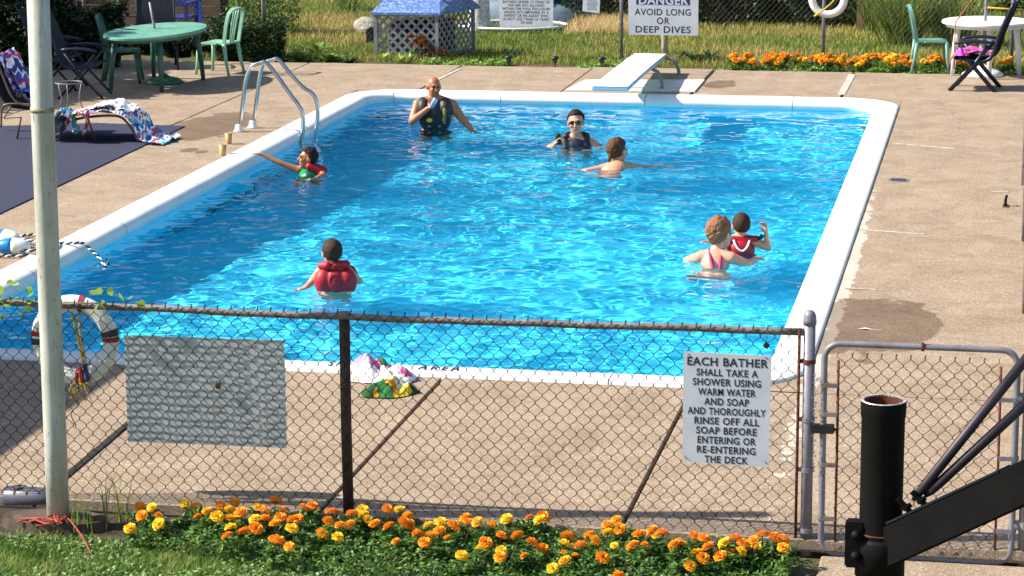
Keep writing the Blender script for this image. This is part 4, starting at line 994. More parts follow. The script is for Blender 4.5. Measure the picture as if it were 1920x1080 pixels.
for (fx, fy, q) in ((1272, 141, .06), (1240, 169, .42)):
    p = G(fx, fy); c = (Rl.lerp(Fl, q)+Rr.lerp(Fr, q))/2; c.z -= th
    for s in (1, -1):
        ex = c.x+s*(p.x-c.x); e = Vector((ex, p.y, 0)); c2 = Vector((c.x+s*.19, p.y, c.z+.01))
        MB().tube([Vector((c.x, p.y, c.z-.02))]+sweep([c2, c2.lerp(e, .45)+Vector((s*.035, 0, .065)), e.lerp(c2, .12)+Vector((s*.022, 0, .05)), e], 14), .024, 10).build('stand', M['galv'], dv, True, True)
        MB().box((ex, p.y, .008), (.12, .09, .016)).build('foot_plate', M['galv'], dv, False, True)
dp = thing('board_pad', 'white painted pad on the deck beneath the diving board', 'pad', G(1190, 160))
a, b_, c, d = G(1060, 171), G(1303, 174), G(1322, 152), G(1096, 152); poly_slab([a, b_, c, d], .022, .02, .006).build('pad', pm('worn_white_paint', '#dcd9d0', '#b9b1a2', 6, .8, bump=.3), dp, world=False).location = -dp.location
# ------------------------------------------------------------------ deck details
t = thing('deck_drain', 'round dark drain grate set in the deck right of the pool', 'drain', G(1685, 338)); MB().lathe([(.11, .001), (.11, .004), (.1, .005), (.001, .005)], n=24).build('grate', M['galv'], t)
for k in range(5): MB().box((0, -.06+k*.03, .006), (.15, .008, .003)).build('slot', M['ink'], t)
t = thing('deck_anchor', 'small dark iron anchor standing in the deck near the right edge', 'anchor', G(1885, 388)); MB().tube([(0, 0, 0), (.0, 0, .07), (.01, .03, .1), (.005, .07, .09), (0, .09, .0)], .012, 8).build('loop', M['black_steel'], t, True); MB().box((0, .04, .006), (.05, .14, .012)).build('plate', M['rust'], t)
t = thing('torn_leaf', 'pale torn scrap lying on the wet patch of deck', 'litter', G(1620, 618)); m = MB(); m.add([(-.05, 0, .004), (.0, -.02, .012), (.06, .005, .004), (.01, .025, .01)], [(0, 1, 2, 3)]); m.build('scrap', M['white'], t)
# painted words on the near coping
cu = [(612, 'S'), (637, 'H')]
def paint(word, xa, xb, name='lettering'):
    a, c = G(xa, 686+.042*(xa-612), .024), G(xb, 686+.042*(xb-612), .024)
    cv = bpy.data.curves.new(name, 'FONT'); cv.body = word; cv.size = .2; cv.offset = .003; cv.space_character = 1.5
    o = bpy.data.objects.new(name, cv); COL.objects.link(o); dg = bpy.context.evaluated_depsgraph_get(); dg.update(); me = bpy.data.meshes.new_from_object(o.evaluated_get(dg)); bpy.data.objects.remove(o)
    w = max(v.co.x for v in me.vertices); k = (c.x-a.x)/w; me.materials.clear(); me.materials.append(M['ink'])
    for v in me.vertices: v.co = (a.x+v.co.x*k, YN+.08+v.co.y*.9, .0285)
    link(name, me, coping)
paint('SHALLOW', 612, 745); paint('AREA', 782, 860)
# ------------------------------------------------------------------ cloth helpers
def floral(name, cols, scale=9, rough=.85):
    a = N(name); vz = a.n('ShaderNodeTexVoronoi', Scale=scale, Randomness=1.); 
    nz = a.n('ShaderNodeTexNoise', Scale=scale*.8, Detail=3); a.l(a.coord(), nz.inputs['Vector'])
    ad = a.n('ShaderNodeVectorMath', operation='MULTIPLY_ADD'); a.l(nz.outputs['Color'], ad.inputs[0]); ad.inputs[1].default_value = (.16,)*3; a.l(a.coord(), ad.inputs[2])
    a.l(ad.outputs[0], vz.inputs['Vector']); sp = a.n('ShaderNodeSeparateColor'); a.l(vz.outputs['Color'], sp.inputs[0])
    a.color(a.ramp(sp.outputs[0], [(i/len(cols), lin(c)) for i, c in enumerate(cols)], 'CONSTANT')); a.rough(rough); a.b.inputs['Specular IOR Level'].default_value = .2
    a.bump(a.noise(120, 2), .3, .002); return a.m
def stripes(name, cols, axis=0, scale=9.):
    a = N(name); sp = a.n('ShaderNodeSeparateXYZ'); nz = a.n('ShaderNodeTexNoise', Scale=6, Detail=2); a.l(a.coord(), nz.inputs['Vector'])
    a.l(a.coord(), sp.inputs[0]); u = a.mth('ADD', a.mth('MULTIPLY', sp.outputs[axis], scale), a.mth('MULTIPLY', nz.outputs['Fac'], 1.6)); fr = a.mth('FRACT', u)
    a.color(a.ramp(fr, [(i/len(cols), lin(c)) for i, c in enumerate(cols)], 'CONSTANT')); a.rough(.85); a.bump(a.noise(120, 2), .3, .002); return a.m
def crumple(loc, rx, ry, h, mat, seed, name, label, rot=0., n=44, fold=.42, category='towel'):
    t = thing(name, label, category, loc, rot); rng = random.Random(seed); m = MB(); v = []
    for j in range(n):
        for i in range(n):
            u, w = -1+2*i/(n-1), -1+2*j/(n-1); r = math.hypot(u, w); k = 1/max(1, r/1.0)
            # disc mapping
            x, y = u*math.sqrt(1-w*w/2), w*math.sqrt(1-u*u/2); rr2 = min(1, math.hypot(x, y)); e = 1+.22*mn.noise(Vector((x*1.5, y*1.5, seed)))
            z = h*(1-rr2**2.2)*(.75+.7*mn.noise(Vector((x*2.1, y*2.1, seed+5))))
            rid = 1-abs(mn.noise(Vector((x*3.2+y*1.1, y*4.0, seed+9)))*2); rid2 = 1-abs(mn.noise(Vector((x*7, y*6, seed+3)))*2)
            z += fold*h*(.30*rid**2+.12*rid2**2)*(1-rr2**4)
            v.append((x*rx*e, y*ry*e, max(.006, z)+.004*rid2))
    m.add(v, [(j*n+i, j*n+i+1, (j+1)*n+i+1, (j+1)*n+i) for j in range(n-1) for i in range(n-1)]); m.build('cloth', mat, t, True); return t
fl1 = floral('pink_floral_cloth', ['#e8c6d8', '#d77fae', '#f1ece6', '#f3e7ef', '#c86a9c', '#efe38f', '#3f7a3f', '#f5f2f0'], 8)
fl2 = floral('yellow_green_floral_cloth', ['#d9b93a', '#2f6b35', '#e7d36a', '#23482a', '#d88f2a', '#cfd8b8', '#e3c84c'], 10)
c = G(692, 705); crumple(c, .19, .22, .15, fl1, 3, 'towel', 'pink and white floral towel heaped on the coping', .5)
c = G(740, 712); crumple(c, .16, .15, .10, pm('white_terry', '#f4f2f0', '#e8e4e6', 9, .9, bump=.3), 8, 'towel', 'white towel bundled between the pink towel and the yellow-green cloth')
c = G(730, 738); crumple(c, .20, .13, .11, fl2, 12, 'towel', 'yellow and green floral cloth with dark leaves lying in front of the white towel', .55)
c = G(757, 706, .03); crumple(c, .06, .06, .06, fl1, 21, 'towel', 'small pink cloth corner sticking out right of the white towel')
c = G(668, 712); crumple(c, .09, .09, .035, floral('green_white_cloth', ['#f1efe8', '#3f7a3f', '#e9e4e0', '#dfe6f0', '#5b74b8', '#f4f1ee'], 16), 31, 'towel', 'flat green and white cloth lying left of the pink towel')
# ------------------------------------------------------------------ rug, lounge, towels on the left
ru = thing('rug', 'dark blue outdoor rug laid on the deck left of the pool', 'rug', G(150, 290))
a, b_, c = G(347, 238), G(-40, 421), G(-60, 240); poly_slab([b_, a, G(180, 232), c], .012, .012, .003).build('mat', pm('dark_blue_rug', '#2a2e48', '#23273d', 30, .95, bump=.4, bscale=200), ru).location = -ru.location
multi = stripes('striped_beach_towel', ['#2f6fb5', '#e8eef2', '#b8324a', '#f0e7e2', '#3fb0b5', '#24489a', '#e5e9ee', '#c24a5a'], 0, 5.5)
star = stripes('flag_towel', ['#1f2f66', '#2c3f80', '#e6e3ea', '#b0405a', '#3d4fa0', '#e0dfe8'], 2, 3.)
M['bronze'] = pm('bronze_tube', '#6b5a4c', '#57483d', 9, .4, .5)
ch = thing('lounge_stool', 'low folding lounge with curved tube frame on the blue rug under striped towels', 'lounge', G(215, 262))
o = G(215, 262)
def L(px, py, yoff=0.): p = PY(px, py, o.y+yoff); return p
for yo in (-.22, .30):
    MB().tube(sweep([L(108, 268, yo), L(122, 236, yo), L(150, 222, yo), L(215, 217, yo), L(240, 232, yo), L(262, 268, yo)], 30), .014, 8).build('side_tube', M['bronze'], ch, True, True)
    MB().tube([L(165, 222, yo), L(180, 268, yo)], .012, 8).build('leg', M['bronze'], ch, True, True)
m = MB(); m.add([tuple(p) for q in range(11) for p in (L(112+q*13.5, 236-18*math.sin(min(1, q/10+.15)*math.pi)**.6, -.22), L(112+q*13.5, 236-18*math.sin(min(1, q/10+.15)*math.pi)**.6, .30))], [(2*i, 2*i+2, 2*i+3, 2*i+1) for i in range(10)]); m.build('sling', M['darkfab'], ch, True, True)
def drape(name, label, top, w, mat, seed, loc, th_=.0, fold=.02, cat='towel'):
    """cloth hung over a line of points 'top' (x,z profile) with depth w"""
    t = thing(name, label, cat, loc); m = MB(); v = []; pts = sweep(top, 46); n = 22
    for i, p in enumerate(pts):
        for j in range(n):
            s = j/(n-1); f_ = fold*mn.noise(Vector((i*.16, s*6, seed)))*2+fold*.6*mn.noise(Vector((i*.5, s*14, seed+4)))
            edge = 1+.12*mn.noise(Vector((i*.12, seed, s*2))); y = p.y+(s-.5)*w*edge+.02*mn.noise(Vector((i*.2, s*3, seed+7)))
            drop = -.10*max(0, abs(s-.5)*2-.75)*4*0
            v.append((p.x+f_*.5, y, max(.016, p.z+f_+drop)))
    m.add(v, [(i*n+j, (i+1)*n+j, (i+1)*n+j+1, i*n+j+1) for i in range(len(pts)-1) for j in range(n-1)]); ob = m.build('cloth', mat, t, True, True); return t
drape('towel', 'blue red and white beach towel draped over the low lounge, trailing onto the rug', [L(106, 250, 0), L(112, 222, 0), L(150, 209, 0), L(200, 203, 0), L(238, 205, 0), L(262, 222, 0), L(280, 250, 0), L(322, 262, -.1)], .62, multi, 2, o, fold=.022)
drape('towel', 'bright white towel folded on top of the striped beach towel', [L(158, 206, -.02), L(175, 200, 0), L(205, 192, 0), L(232, 197, 0), L(252, 206, 0)], .42, M['whitefab'], 5, o, fold=.02)
tq = stripes('turquoise_towel', ['#3fb0b5', '#9fe0dd', '#2f6fb5', '#e8eef2', '#35a08f'], 1, 6.)
drape('towel', 'turquoise towel hanging down the left end of the low lounge beside the white pole', [L(100, 250, -.3), L(104, 225, -.3), L(118, 206, -.3), L(135, 222, -.3), L(142, 248, -.32)], .2, tq, 9, o, fold=.03)
drape('towel', 'coral and white towel hanging over the front side of the low lounge', [L(128, 232, -.34), L(134, 215, -.33), L(152, 210, -.33), L(165, 224, -.34), L(158, 250, -.35)], .16, stripes('coral_towel', ['#d9604e', '#f0e7e2', '#c24a5a', '#efe8e4'], 0, 7.), 14, o, fold=.03)
# lounge chair with striped towels at the left edge
lc = thing('lounge_chair', 'bronze tube lounge chair draped with a flag-coloured towel at the left edge', 'lounge chair', G(30, 255)); o2 = G(30, 255)
def L2(px, py, yo=0.): return PY(px, py, o2.y+yo)
for yo in (-.28, .28):
    MB().tube(sweep([L2(-25, 75, yo), L2(0, 130, yo), L2(30, 190, yo), L2(85, 200, yo)], 20), .014, 8).build('side_tube', M['bronze'], lc, True, True)
    MB().tube(sweep([L2(2, 238, yo), L2(4, 205, yo), L2(16, 195, yo), L2(60, 196, yo)], 20), .012, 8).build('armrest', M['bronze'], lc, True, True)
    MB().tube([L2(22, 194, yo), L2(8, 222, yo), L2(40, 220, yo), L2(32, 260, yo)], .011, 8).build('leg', M['bronze'], lc, True, True)
    MB().tube([L2(85, 200, yo), L2(75, 262, yo)], .011, 8).build('leg', M['bronze'], lc, True, True)
m = MB(); P_ = sweep([L2(-20, 90), L2(2, 140), L2(32, 192), L2(88, 202)], 14)
m.add([(p.x, p.y+d, p.z) for p in P_ for d in (-.27, .27)], [(2*i, 2*i+2, 2*i+3, 2*i+1) for i in range(len(P_)-1)]); m.build('sling', M['darkfab'], lc, True, True)
drape('towel', 'purple and white towel hanging over the back of the bronze lounge chair', [L2(-14, 150, -.2), L2(-2, 112, -.15), L2(6, 108, -.1), L2(20, 140, -.05), L2(38, 180, 0)], .22, stripes('purple_towel', ['#6b3f7a', '#d8cfe6', '#8a4a8f', '#c9bfe0'], 0, 8.), 33, o2, fold=.02)
drape('towel', 'navy towel with pale stars and red stripes slumped on the bronze lounge chair', [L2(0, 108, .1), L2(10, 98, .1), L2(24, 104, .1), L2(38, 140, .1), L2(52, 165, .1), L2(70, 178, .1)], .42, star, 35, o2, fold=.03)
drape('towel', 'bright blue cloth lying on the seat of the bronze lounge chair', [L2(30, 170, -.05), L2(50, 166, -.05), L2(68, 170, -.05), L2(66, 190, -.07)], .4, pm('blue_cloth', '#3f5fc0', '#3450a8', 8, .8), 37, o2, fold=.012)
# ------------------------------------------------------------------ tables and chairs
def resin_chair(label, loc, rz, mat, group=None, slats=3):
    """stacking garden chair facing +x before rotation"""
    t = thing('resin_chair', label, 'chair', loc, rz, group)
    m = MB(); n = 10; v = []
    for s in (0, 1):
        for i in range(n+1):
            for j in range(n+1):
                x = -.21+.42*i/n; y = (-.215+.43*j/n)*(1-.08*(i/n < .3)); z = .43-.018*math.sin(i/n*math.pi)*math.sin(j/n*math.pi)-.02*(i/n > .9)-(.02 if s else 0)
                v.append((x, y, z))
    k = (n+1)**2; f = []
    for i in range(n):
        for j in range(n): a = i*(n+1)+j; f += [(a, a+n+1, a+n+2, a+1), (k+a+1, k+a+n+2, k+a+n+1, k+a)]
    ring = [j for j in range(n+1)]+[i*(n+1)+n for i in range(1, n+1)]+[n*(n+1)+j for j in range(n-1, -1, -1)]+[i*(n+1) for i in range(n-1, 0, -1)]
    for a, b_ in zip(ring, ring[1:]+ring[:1]): f.append((a, b_, k+b_, k+a))
    m.add(v, f); m.build('seat', mat, t, False)
    bp_ = [(-.20, -.19, .42), (-.23, -.20, .6), (-.27, -.195, .78), (-.295, -.15, .86), (-.30, 0, .885), (-.295, .15, .86), (-.27, .195, .78), (-.23, .20, .6), (-.20, .19, .42)]
    P = sweep(bp_, 32); m = MB()
    for a, b_ in zip(P, P[1:]): m.bar(a, b_+(b_-a)*.15, .028, .045, up=(1, 0, .3))
    m.build('back_frame', mat, t, kind='stuff')
    for i in range(slats):
        y = (-.06, 0, .06)[i] if slats == 3 else (-.1+.2*i/(slats-1)); m = MB(); q = [(-.205, y*.7, .43), (-.235, y*.9, .6), (-.275, y, .78), (-.298, y*1.1, .875)]
        m.tube(q, [.012, .013, .013, .012], 6); m.build('back_slat', mat, t, True)
    for sx, sy, tx in ((.19, .19, .235), (.19, -.19, .235), (-.19, .18, -.265), (-.19, -.18, -.265)):
        m = MB(); m.tube([(sx, sy, .42), (sx*.6+tx*.4, sy*1.06, .2), (tx, sy*1.14, .0)], [.03, .024, .02], 8); m.build('leg', mat, t, True)
    m = MB(); m.box((.205, 0, .395), (.015, .36, .05)); m.build('apron', mat, t); return t
grp = 'green resin chairs'
c = G(405, 140); resin_chair('pale green resin chair right of the green table, facing it', (c.x, c.y+.15, 0), math.pi*.93, M['green_pl2'], grp)
c = G(222, 158); resin_chair('dark green resin chair at the left side of the green table', (c.x-.02, c.y+.25, 0), .25, M['green_pl'], grp)
c = G(1743, 137); resin_chair('green resin chair standing left of the white table', (c.x, c.y+.12, 0), .12, pm('grey_green_resin', '#6f9c8c', '#5f8a7b', 6, .42), grp)
# green oval table with umbrella pole and base
tc = G(292, 56, .72); gt = thing('green_table', 'oval green resin garden table with an umbrella pole through it', 'table', (tc.x, tc.y, 0), -.12)
def table(t, ax, ay, mat, lm_, H=.72, legs=None, th=.03):
    MB().lathe([(.97, H-th-.015), (1, H-th), (1.0, H-.008), (.985, H), (.12, H), (.001, H)], n=56, sx=ax, sy=ay).build('tabletop', mat, t, False)
    MB().lathe([(.9, H-th-.05), (.9, H-th-.01)], n=40, sx=ax, sy=ay, caps=False).build('apron', lm_, t, True)
    for x, y in legs: MB().tube([(x*.85, y*.85, H-.04), (x*.95, y*.95, H*.5), (x, y, 0)], [.045, .036, .028], 10).build('leg', lm_, t, True)
table(gt, .56, 1.02, M['green_tab'], M['green_pl'], legs=[(-.36, -.62), (.36, -.62), (-.36, .62), (.36, .62)])
ub = thing('umbrella_stand', 'green umbrella base with a leaning metal pole rising through the green table', 'umbrella stand', G(308, 156))
b_ = G(308, 156); MB().lathe([(.24, 0), (.24, .03), (.2, .06), (.08, .09), (.04, .12), (.001, .12)], b_, 24).build('base', M['green_pl'], ub, True, True)
tp = PY(281, 4, b_.y-.05); MB().tube([b_+Vector((0, 0, .05)), b_.lerp(tp, .6), tp], .018, 10).build('pole', M['galv'], ub, True, True)
# dark folding chairs
def folding_chair(label, loc, rz, fr, fab, seat_z=.42, arms=True, k=1.):
    t = thing('folding_chair', label, 'chair', loc, rz)
    for s in (-.26, .26):
        MB().tube([(.27, s, 0), (-.02, s, .32), (-.2, s, .58)], .015*k, 8).build('leg', fr, t, True)
        MB().tube([(-.3, s*.95, 0), (-.03, s*.95, .3), (.18, s*.95, .56)], .015*k, 8).build('leg', fr, t, True)
        MB().tube(sweep([(.22, s*.98, seat_z), (-.2, s*.98, seat_z-.02), (-.34, s*.98, .75), (-.47, s*.95, 1.06), (-.50, s*.8, 1.10)], 18), .014*k, 8).build('side_tube', fr, t, True)
        if arms: MB().tube(sweep([(-.24, s*1.08, .62), (0, s*1.1, .63), (.22, s*1.08, .60)], 8), [.012]+[.022]*7+[.012], 8).build('armrest', fr, t, True)
    m = MB(); P = sweep([(.22, 0, seat_z), (-.02, 0, seat_z-.03), (-.2, 0, seat_z-.01), (-.33, 0, .74), (-.46, 0, 1.04)], 16)
    m.add([(p.x, s, p.z) for p in P for s in (-.24, .24)], [(2*i, 2*i+2, 2*i+3, 2*i+1) for i in range(len(P)-1)]); m.build('sling', fab, t, True)
    MB().tube([(-.50, -.22, 1.1), (-.505, .22, 1.1)], .014, 8).build('back_bar', fr, t, True)
    return t
c = G(150, 188); folding_chair('dark folding chair with a navy frame standing directly right of the white pole', (c.x-.05, c.y+.35, 0), .15, M['navyfr'], M['darkfab'])
c = G(75, 175); folding_chair('dark reclining folding chair mostly hidden behind the white pole', (c.x+.1, c.y+.5, 0), .1, M['navyfr'], M['darkfab'])
c = G(270, 132); folding_chair('black folding chair behind the green table', (c.x+.1, c.y+.3, 0), -1.2, M['blackpl'], M['darkfab'])
c = G(120, 215); t = thing('metal_side_table', 'small wire side table partly hidden behind the white pole', 'side table', (c.x, c.y+.2, 0))
MB().tube([(.16*math.cos(k*.314), .16*math.sin(k*.314), .36) for k in range(20)], .008, 6, closed=True).build('top_ring', M['galv'], t, True)
for k in range(3): a = k*2.1; MB().tube([(.16*math.cos(a), .16*math.sin(a), .36), (.12*math.cos(a), .12*math.sin(a), .18), (.18*math.cos(a), .18*math.sin(a), 0)], .008, 6).build('leg', M['galv'], t, True)
# white table right
tc = G(1850, 38, .72); wt = thing('white_table', 'round white resin garden table at the far right corner of the deck', 'table', (tc.x, tc.y, 0)); r_ = 83/ppm(tc)
table(wt, r_, r_, M['white'], M['white'], legs=[(-.42, -.1), (.06, -.46), (.44, .05), (-.05, .42)])
c = G(1842, 142); us = thing('umbrella_stand', 'white umbrella base with a grey pole rising through the white table', 'umbrella stand', c)
MB().lathe([(.27, 0), (.27, .03), (.2, .075), (.08, .11), (.04, .15), (.001, .15)], n=28).build('base', M['white'], us, True); MB().tube([(0, 0, .1), (.03, 0, 1.5)], .019, 10).build('pole', M['galv'], us, True)
c = G(1790, 50, .72); sk_ = thing('wooden_stick', 'thin reddish wooden stick leaning against the edge of the white table', 'stick', c); MB().tube([PY(1789, 130, c.y-.15), PY(1791, 42, c.y-.05), PY(1832, -12, c.y+.1)], .009, 7).build('rod', pm('red_brown_wood', '#b0673f', '#8a4d30', 9, .6), sk_, True, True)
c = PY(1885, 16, FE+1.2); yt = thing('yellow_tape', 'yellow pole lying level behind the white table above the marigolds', 'pole', c); MB().tube([PY(1846, 14, FE+1.2), PY(1930, 20, FE+1.2)], .014, 8).build('rod', M['yellow'], yt, True, True)
for q in (1858, 1915): MB().tube([PY(q, 16, FE+1.2), Vector((PY(q, 16, FE+1.2).x, FE+1.2, -.05))], .012, 6).build('support', M['brownwood'], yt, True, True)
# black folding chair with pink towel, facing left
c = G(1825, 172); bc2 = folding_chair('black folding chair with a pink towel on its seat in front of the white table', (c.x, c.y+.28, 0), math.pi-.12, M['navyfr'], M['darkfab'], k=1.8)
cc = Vector((c.x, c.y+.28, 0))
drape('towel', 'brown and bright pink towel lying over the seat of the black folding chair', [cc+Vector((-.31, -.05, .27)), cc+Vector((-.30, -.05, .36)), cc+Vector((-.2, 0, .47)), cc+Vector((0, 0, .49)), cc+Vector((.2, 0, .46)), cc+Vector((.27, 0, .52))], .6, stripes('pink_brown_towel', ['#6f4a44', '#8a5f58', '#5d3b38', '#7a5450', '#d24aa8', '#e070c0'], 0, 1.9), 51, cc, fold=.03)
crumple(PY(1803, 104, c.y+.05), .10, .1, .10, pm('magenta_cloth', '#e04fc0', '#c93aa8', 9, .8), 61, 'towel', 'bright magenta cloth hanging off the front edge of the black folding chair seat')
# ------------------------------------------------------------------ lane rope and floats
fb = [pm('blue_float', '#1f86c9', '#1a78b8', 5, .35), M['white']]
def lane_float(label, c, rz, tilt=0, r=.075, l=.15):
    t = thing('lane_float', label, 'float', c, rz, 'lane rope floats on the deck')
    for s, mt, nm in ((-1, fb[0], 'blue_half'), (1, fb[1], 'white_half')):
        MB().lathe([(.018, l)]+[(r*math.sin(a)**.8, l*math.cos(a)) for a in [.25+i*.22 for i in range(6)]]+[(r, 0)], n=20, M=Matrix.Rotation(s*math.pi/2, 3, 'Y')).build(nm, mt, t, True)
    return t
lane_float('blue and white lane float at the left edge, the farther of the two', G(10, 446, .08), -.3); lane_float('blue and white lane float lying in front of the other on the coiled rope', G(24, 462, .075), .12)
def twist(name, label, pts, r=.013, n=120, parent=None):
    P = sweep(pts, n); t = thing(name, label, 'rope', P[0]); 
    for s, mt, nm in ((0, M['white'], 'pale_strand'), (math.pi, M['navyfr'], 'dark_strand')):
        q = []; 
        for i, p in enumerate(P):
            d = (P[min(i+1, n)]-P[max(i-1, 0)]).normalized(); x = d.cross(Vector((0, 0, 1)))
            x = x.normalized() if x.length > .01 else Vector((1, 0, 0)); y = x.cross(d); a = i*.75+s; q.append(p+(x*math.cos(a)+y*math.sin(a))*r*.55)
        recv(MB().tube(q, r*.62, 6).build(nm, mt, t, True, True))
g_ = lambda x, y, z=.02: G(x, y, z)
twist('lane_rope', 'black and white twisted lane rope coiled on the deck beside the floats', [g_(-20, 478), g_(20, 480), g_(70, 478), g_(105, 470), g_(95, 455, .05), g_(60, 452, .04), g_(35, 446, .03), g_(60, 440), g_(100, 448), g_(110, 460, .04), g_(80, 468, .05), g_(40, 470, .05), g_(0, 467), g_(-20, 470)], n=260)
twist('lane_rope_end', 'end of the lane rope running over the coping down into the water', [g_(108, 455, .03), g_(135, 456, .045), g_(155, 456, .04), G(172, 470, -.02), G(186, 484, -.07), G(200, 503, -.12), G(203, 506, -.3)], n=90)
t = thing('floating_leaf', 'dark leaf floating on the water near the left coping', 'leaf', G(160, 508, WZ+.012)); m = MB(); m.add([(-.06, .01, 0), (.0, -.02, .01), (.06, 0, .004), (.01, .02, .008)], [(0, 1, 2, 3)]); recv(m.build('blade', M['darkfab'], t))
# shade tree standing left of the view
t = thing('shade_tree', 'leafy tree standing left of the folding chairs and shading the far left deck', 'tree', (-17.7, 29.6, -.03))
P = blob(30000, (0, 0, 3.3), (2.9, 2.7, 1.8), clumps=60); V, Fc = leaves(P, .2, .3, .7); fromnp('crown', V, Fc, mdl, t)
MB().tube([(0, 0, -.1), (.05, 0, 1.2), (0, .05, 2.4), (.1, 0, 3.4)], [.16, .13, .1, .05], 10).build('trunk', pm('tree_bark', '#5a4a3a', '#3a3026', 14, .95, bump=.6), t, True)
# pool house left of the view: its eave shades the corner of the pool deck
sx_ = G(140, 740).x; hh = 3.0; xw = sx_-hh/math.tan(SUN_EL)*math.cos(YAW-.02)
ph = thing('pool_house', 'plain white pool house with a low flat roof left of the near fence', 'building', (xw-1.5, 14.4, 0))
MB().box((xw-1.6, 14.3, 1.42), (2.8, 5.2, 2.84)).build('wall', M['whitewood'], ph, False, True); MB().box((xw-1.5, 14.3, 2.92), (3.2, 5.6, .16)).build('roof', M['galv_old'], ph, False, True)
# ------------------------------------------------------------------ people
def skinmat(name, c1, c2):
    a = N(name); a.color(a.ramp(a.noise(9, 4, .6), [(.3, lin(c1)), (.7, lin(c2))])); a.rough(a.ramp(a.noise(25, 3), [(.3, (.25,)*3), (.7, (.5,)*3)])); a.b.inputs['Subsurface Weight'].default_value = .12
    a.b.inputs['Subsurface Radius'].default_value = (.02, .008, .004); a.bump(a.noise(60, 3), .06, .002); return a.m
def remesh(name, m, mat, parent, vox, smooth_it=4):
    me = bpy.data.meshes.new(name); me.from_pydata(m.v, [], m.f); o = bpy.data.objects.new(name, me); COL.objects.link(o)
    r_ = o.modifiers.new('remesh', 'REMESH'); r_.mode = 'VOXEL'; r_.voxel_size = vox; r_.use_smooth_shade = True
    s_ = o.modifiers.new('smooth', 'SMOOTH'); s_.iterations = smooth_it; s_.factor = .5
    dg = bpy.context.evaluated_depsgraph_get(); dg.update(); m2 = bpy.data.meshes.new_from_object(o.evaluated_get(dg)); bpy.data.objects.remove(o)
    m2.materials.clear()
    for mm in (mat if isinstance(mat, list) else [mat]): m2.materials.append(mm)
    m2.polygons.foreach_set('use_smooth', [True]*len(m2.polygons))
    return recv(link(name, m2, parent))
def hand(m, w, d, n, k=1., curl=.5, spread=.12):
    """hand at wrist w pointing along d, palm facing n"""
    d = Vector(d).normalized(); n = Vector(n); n = (n-d*n.dot(d)).normalized(); s = d.cross(n); w = Vector(w)
    Mx = Matrix((s, n, d)).transposed()
    m.ell(w+d*.045*k, (.040*k, .016*k, .052*k), Mx, 12, 8)
    for i, (off, ln) in enumerate(((-.030, .062), (-.010, .074), (.010, .070), (.030, .055))):
        b = w+d*.082*k+s*off*k; f1 = (d+n*curl*.7+s*off*spread*30).normalized(); f2 = (d*(1-curl)+n*curl*1.4).normalized()
        j = b+f1*ln*.5*k; e = j+f2*ln*.5*k; m.cap(b-d*.012*k, .0095*k, j, .0085*k, 8); m.cap(j, .0085*k, e, .0068*k, 8)
    b = w+d*.025*k-s*.034*k; j = b+(d*.7-s*.7+n*.3).normalized()*.036*k; m.cap(b, .012*k, j, .010*k, 8); m.cap(j, .010*k, j+(d*.9-s*.1+n*.5).normalized()*.028*k, .008*k, 8)
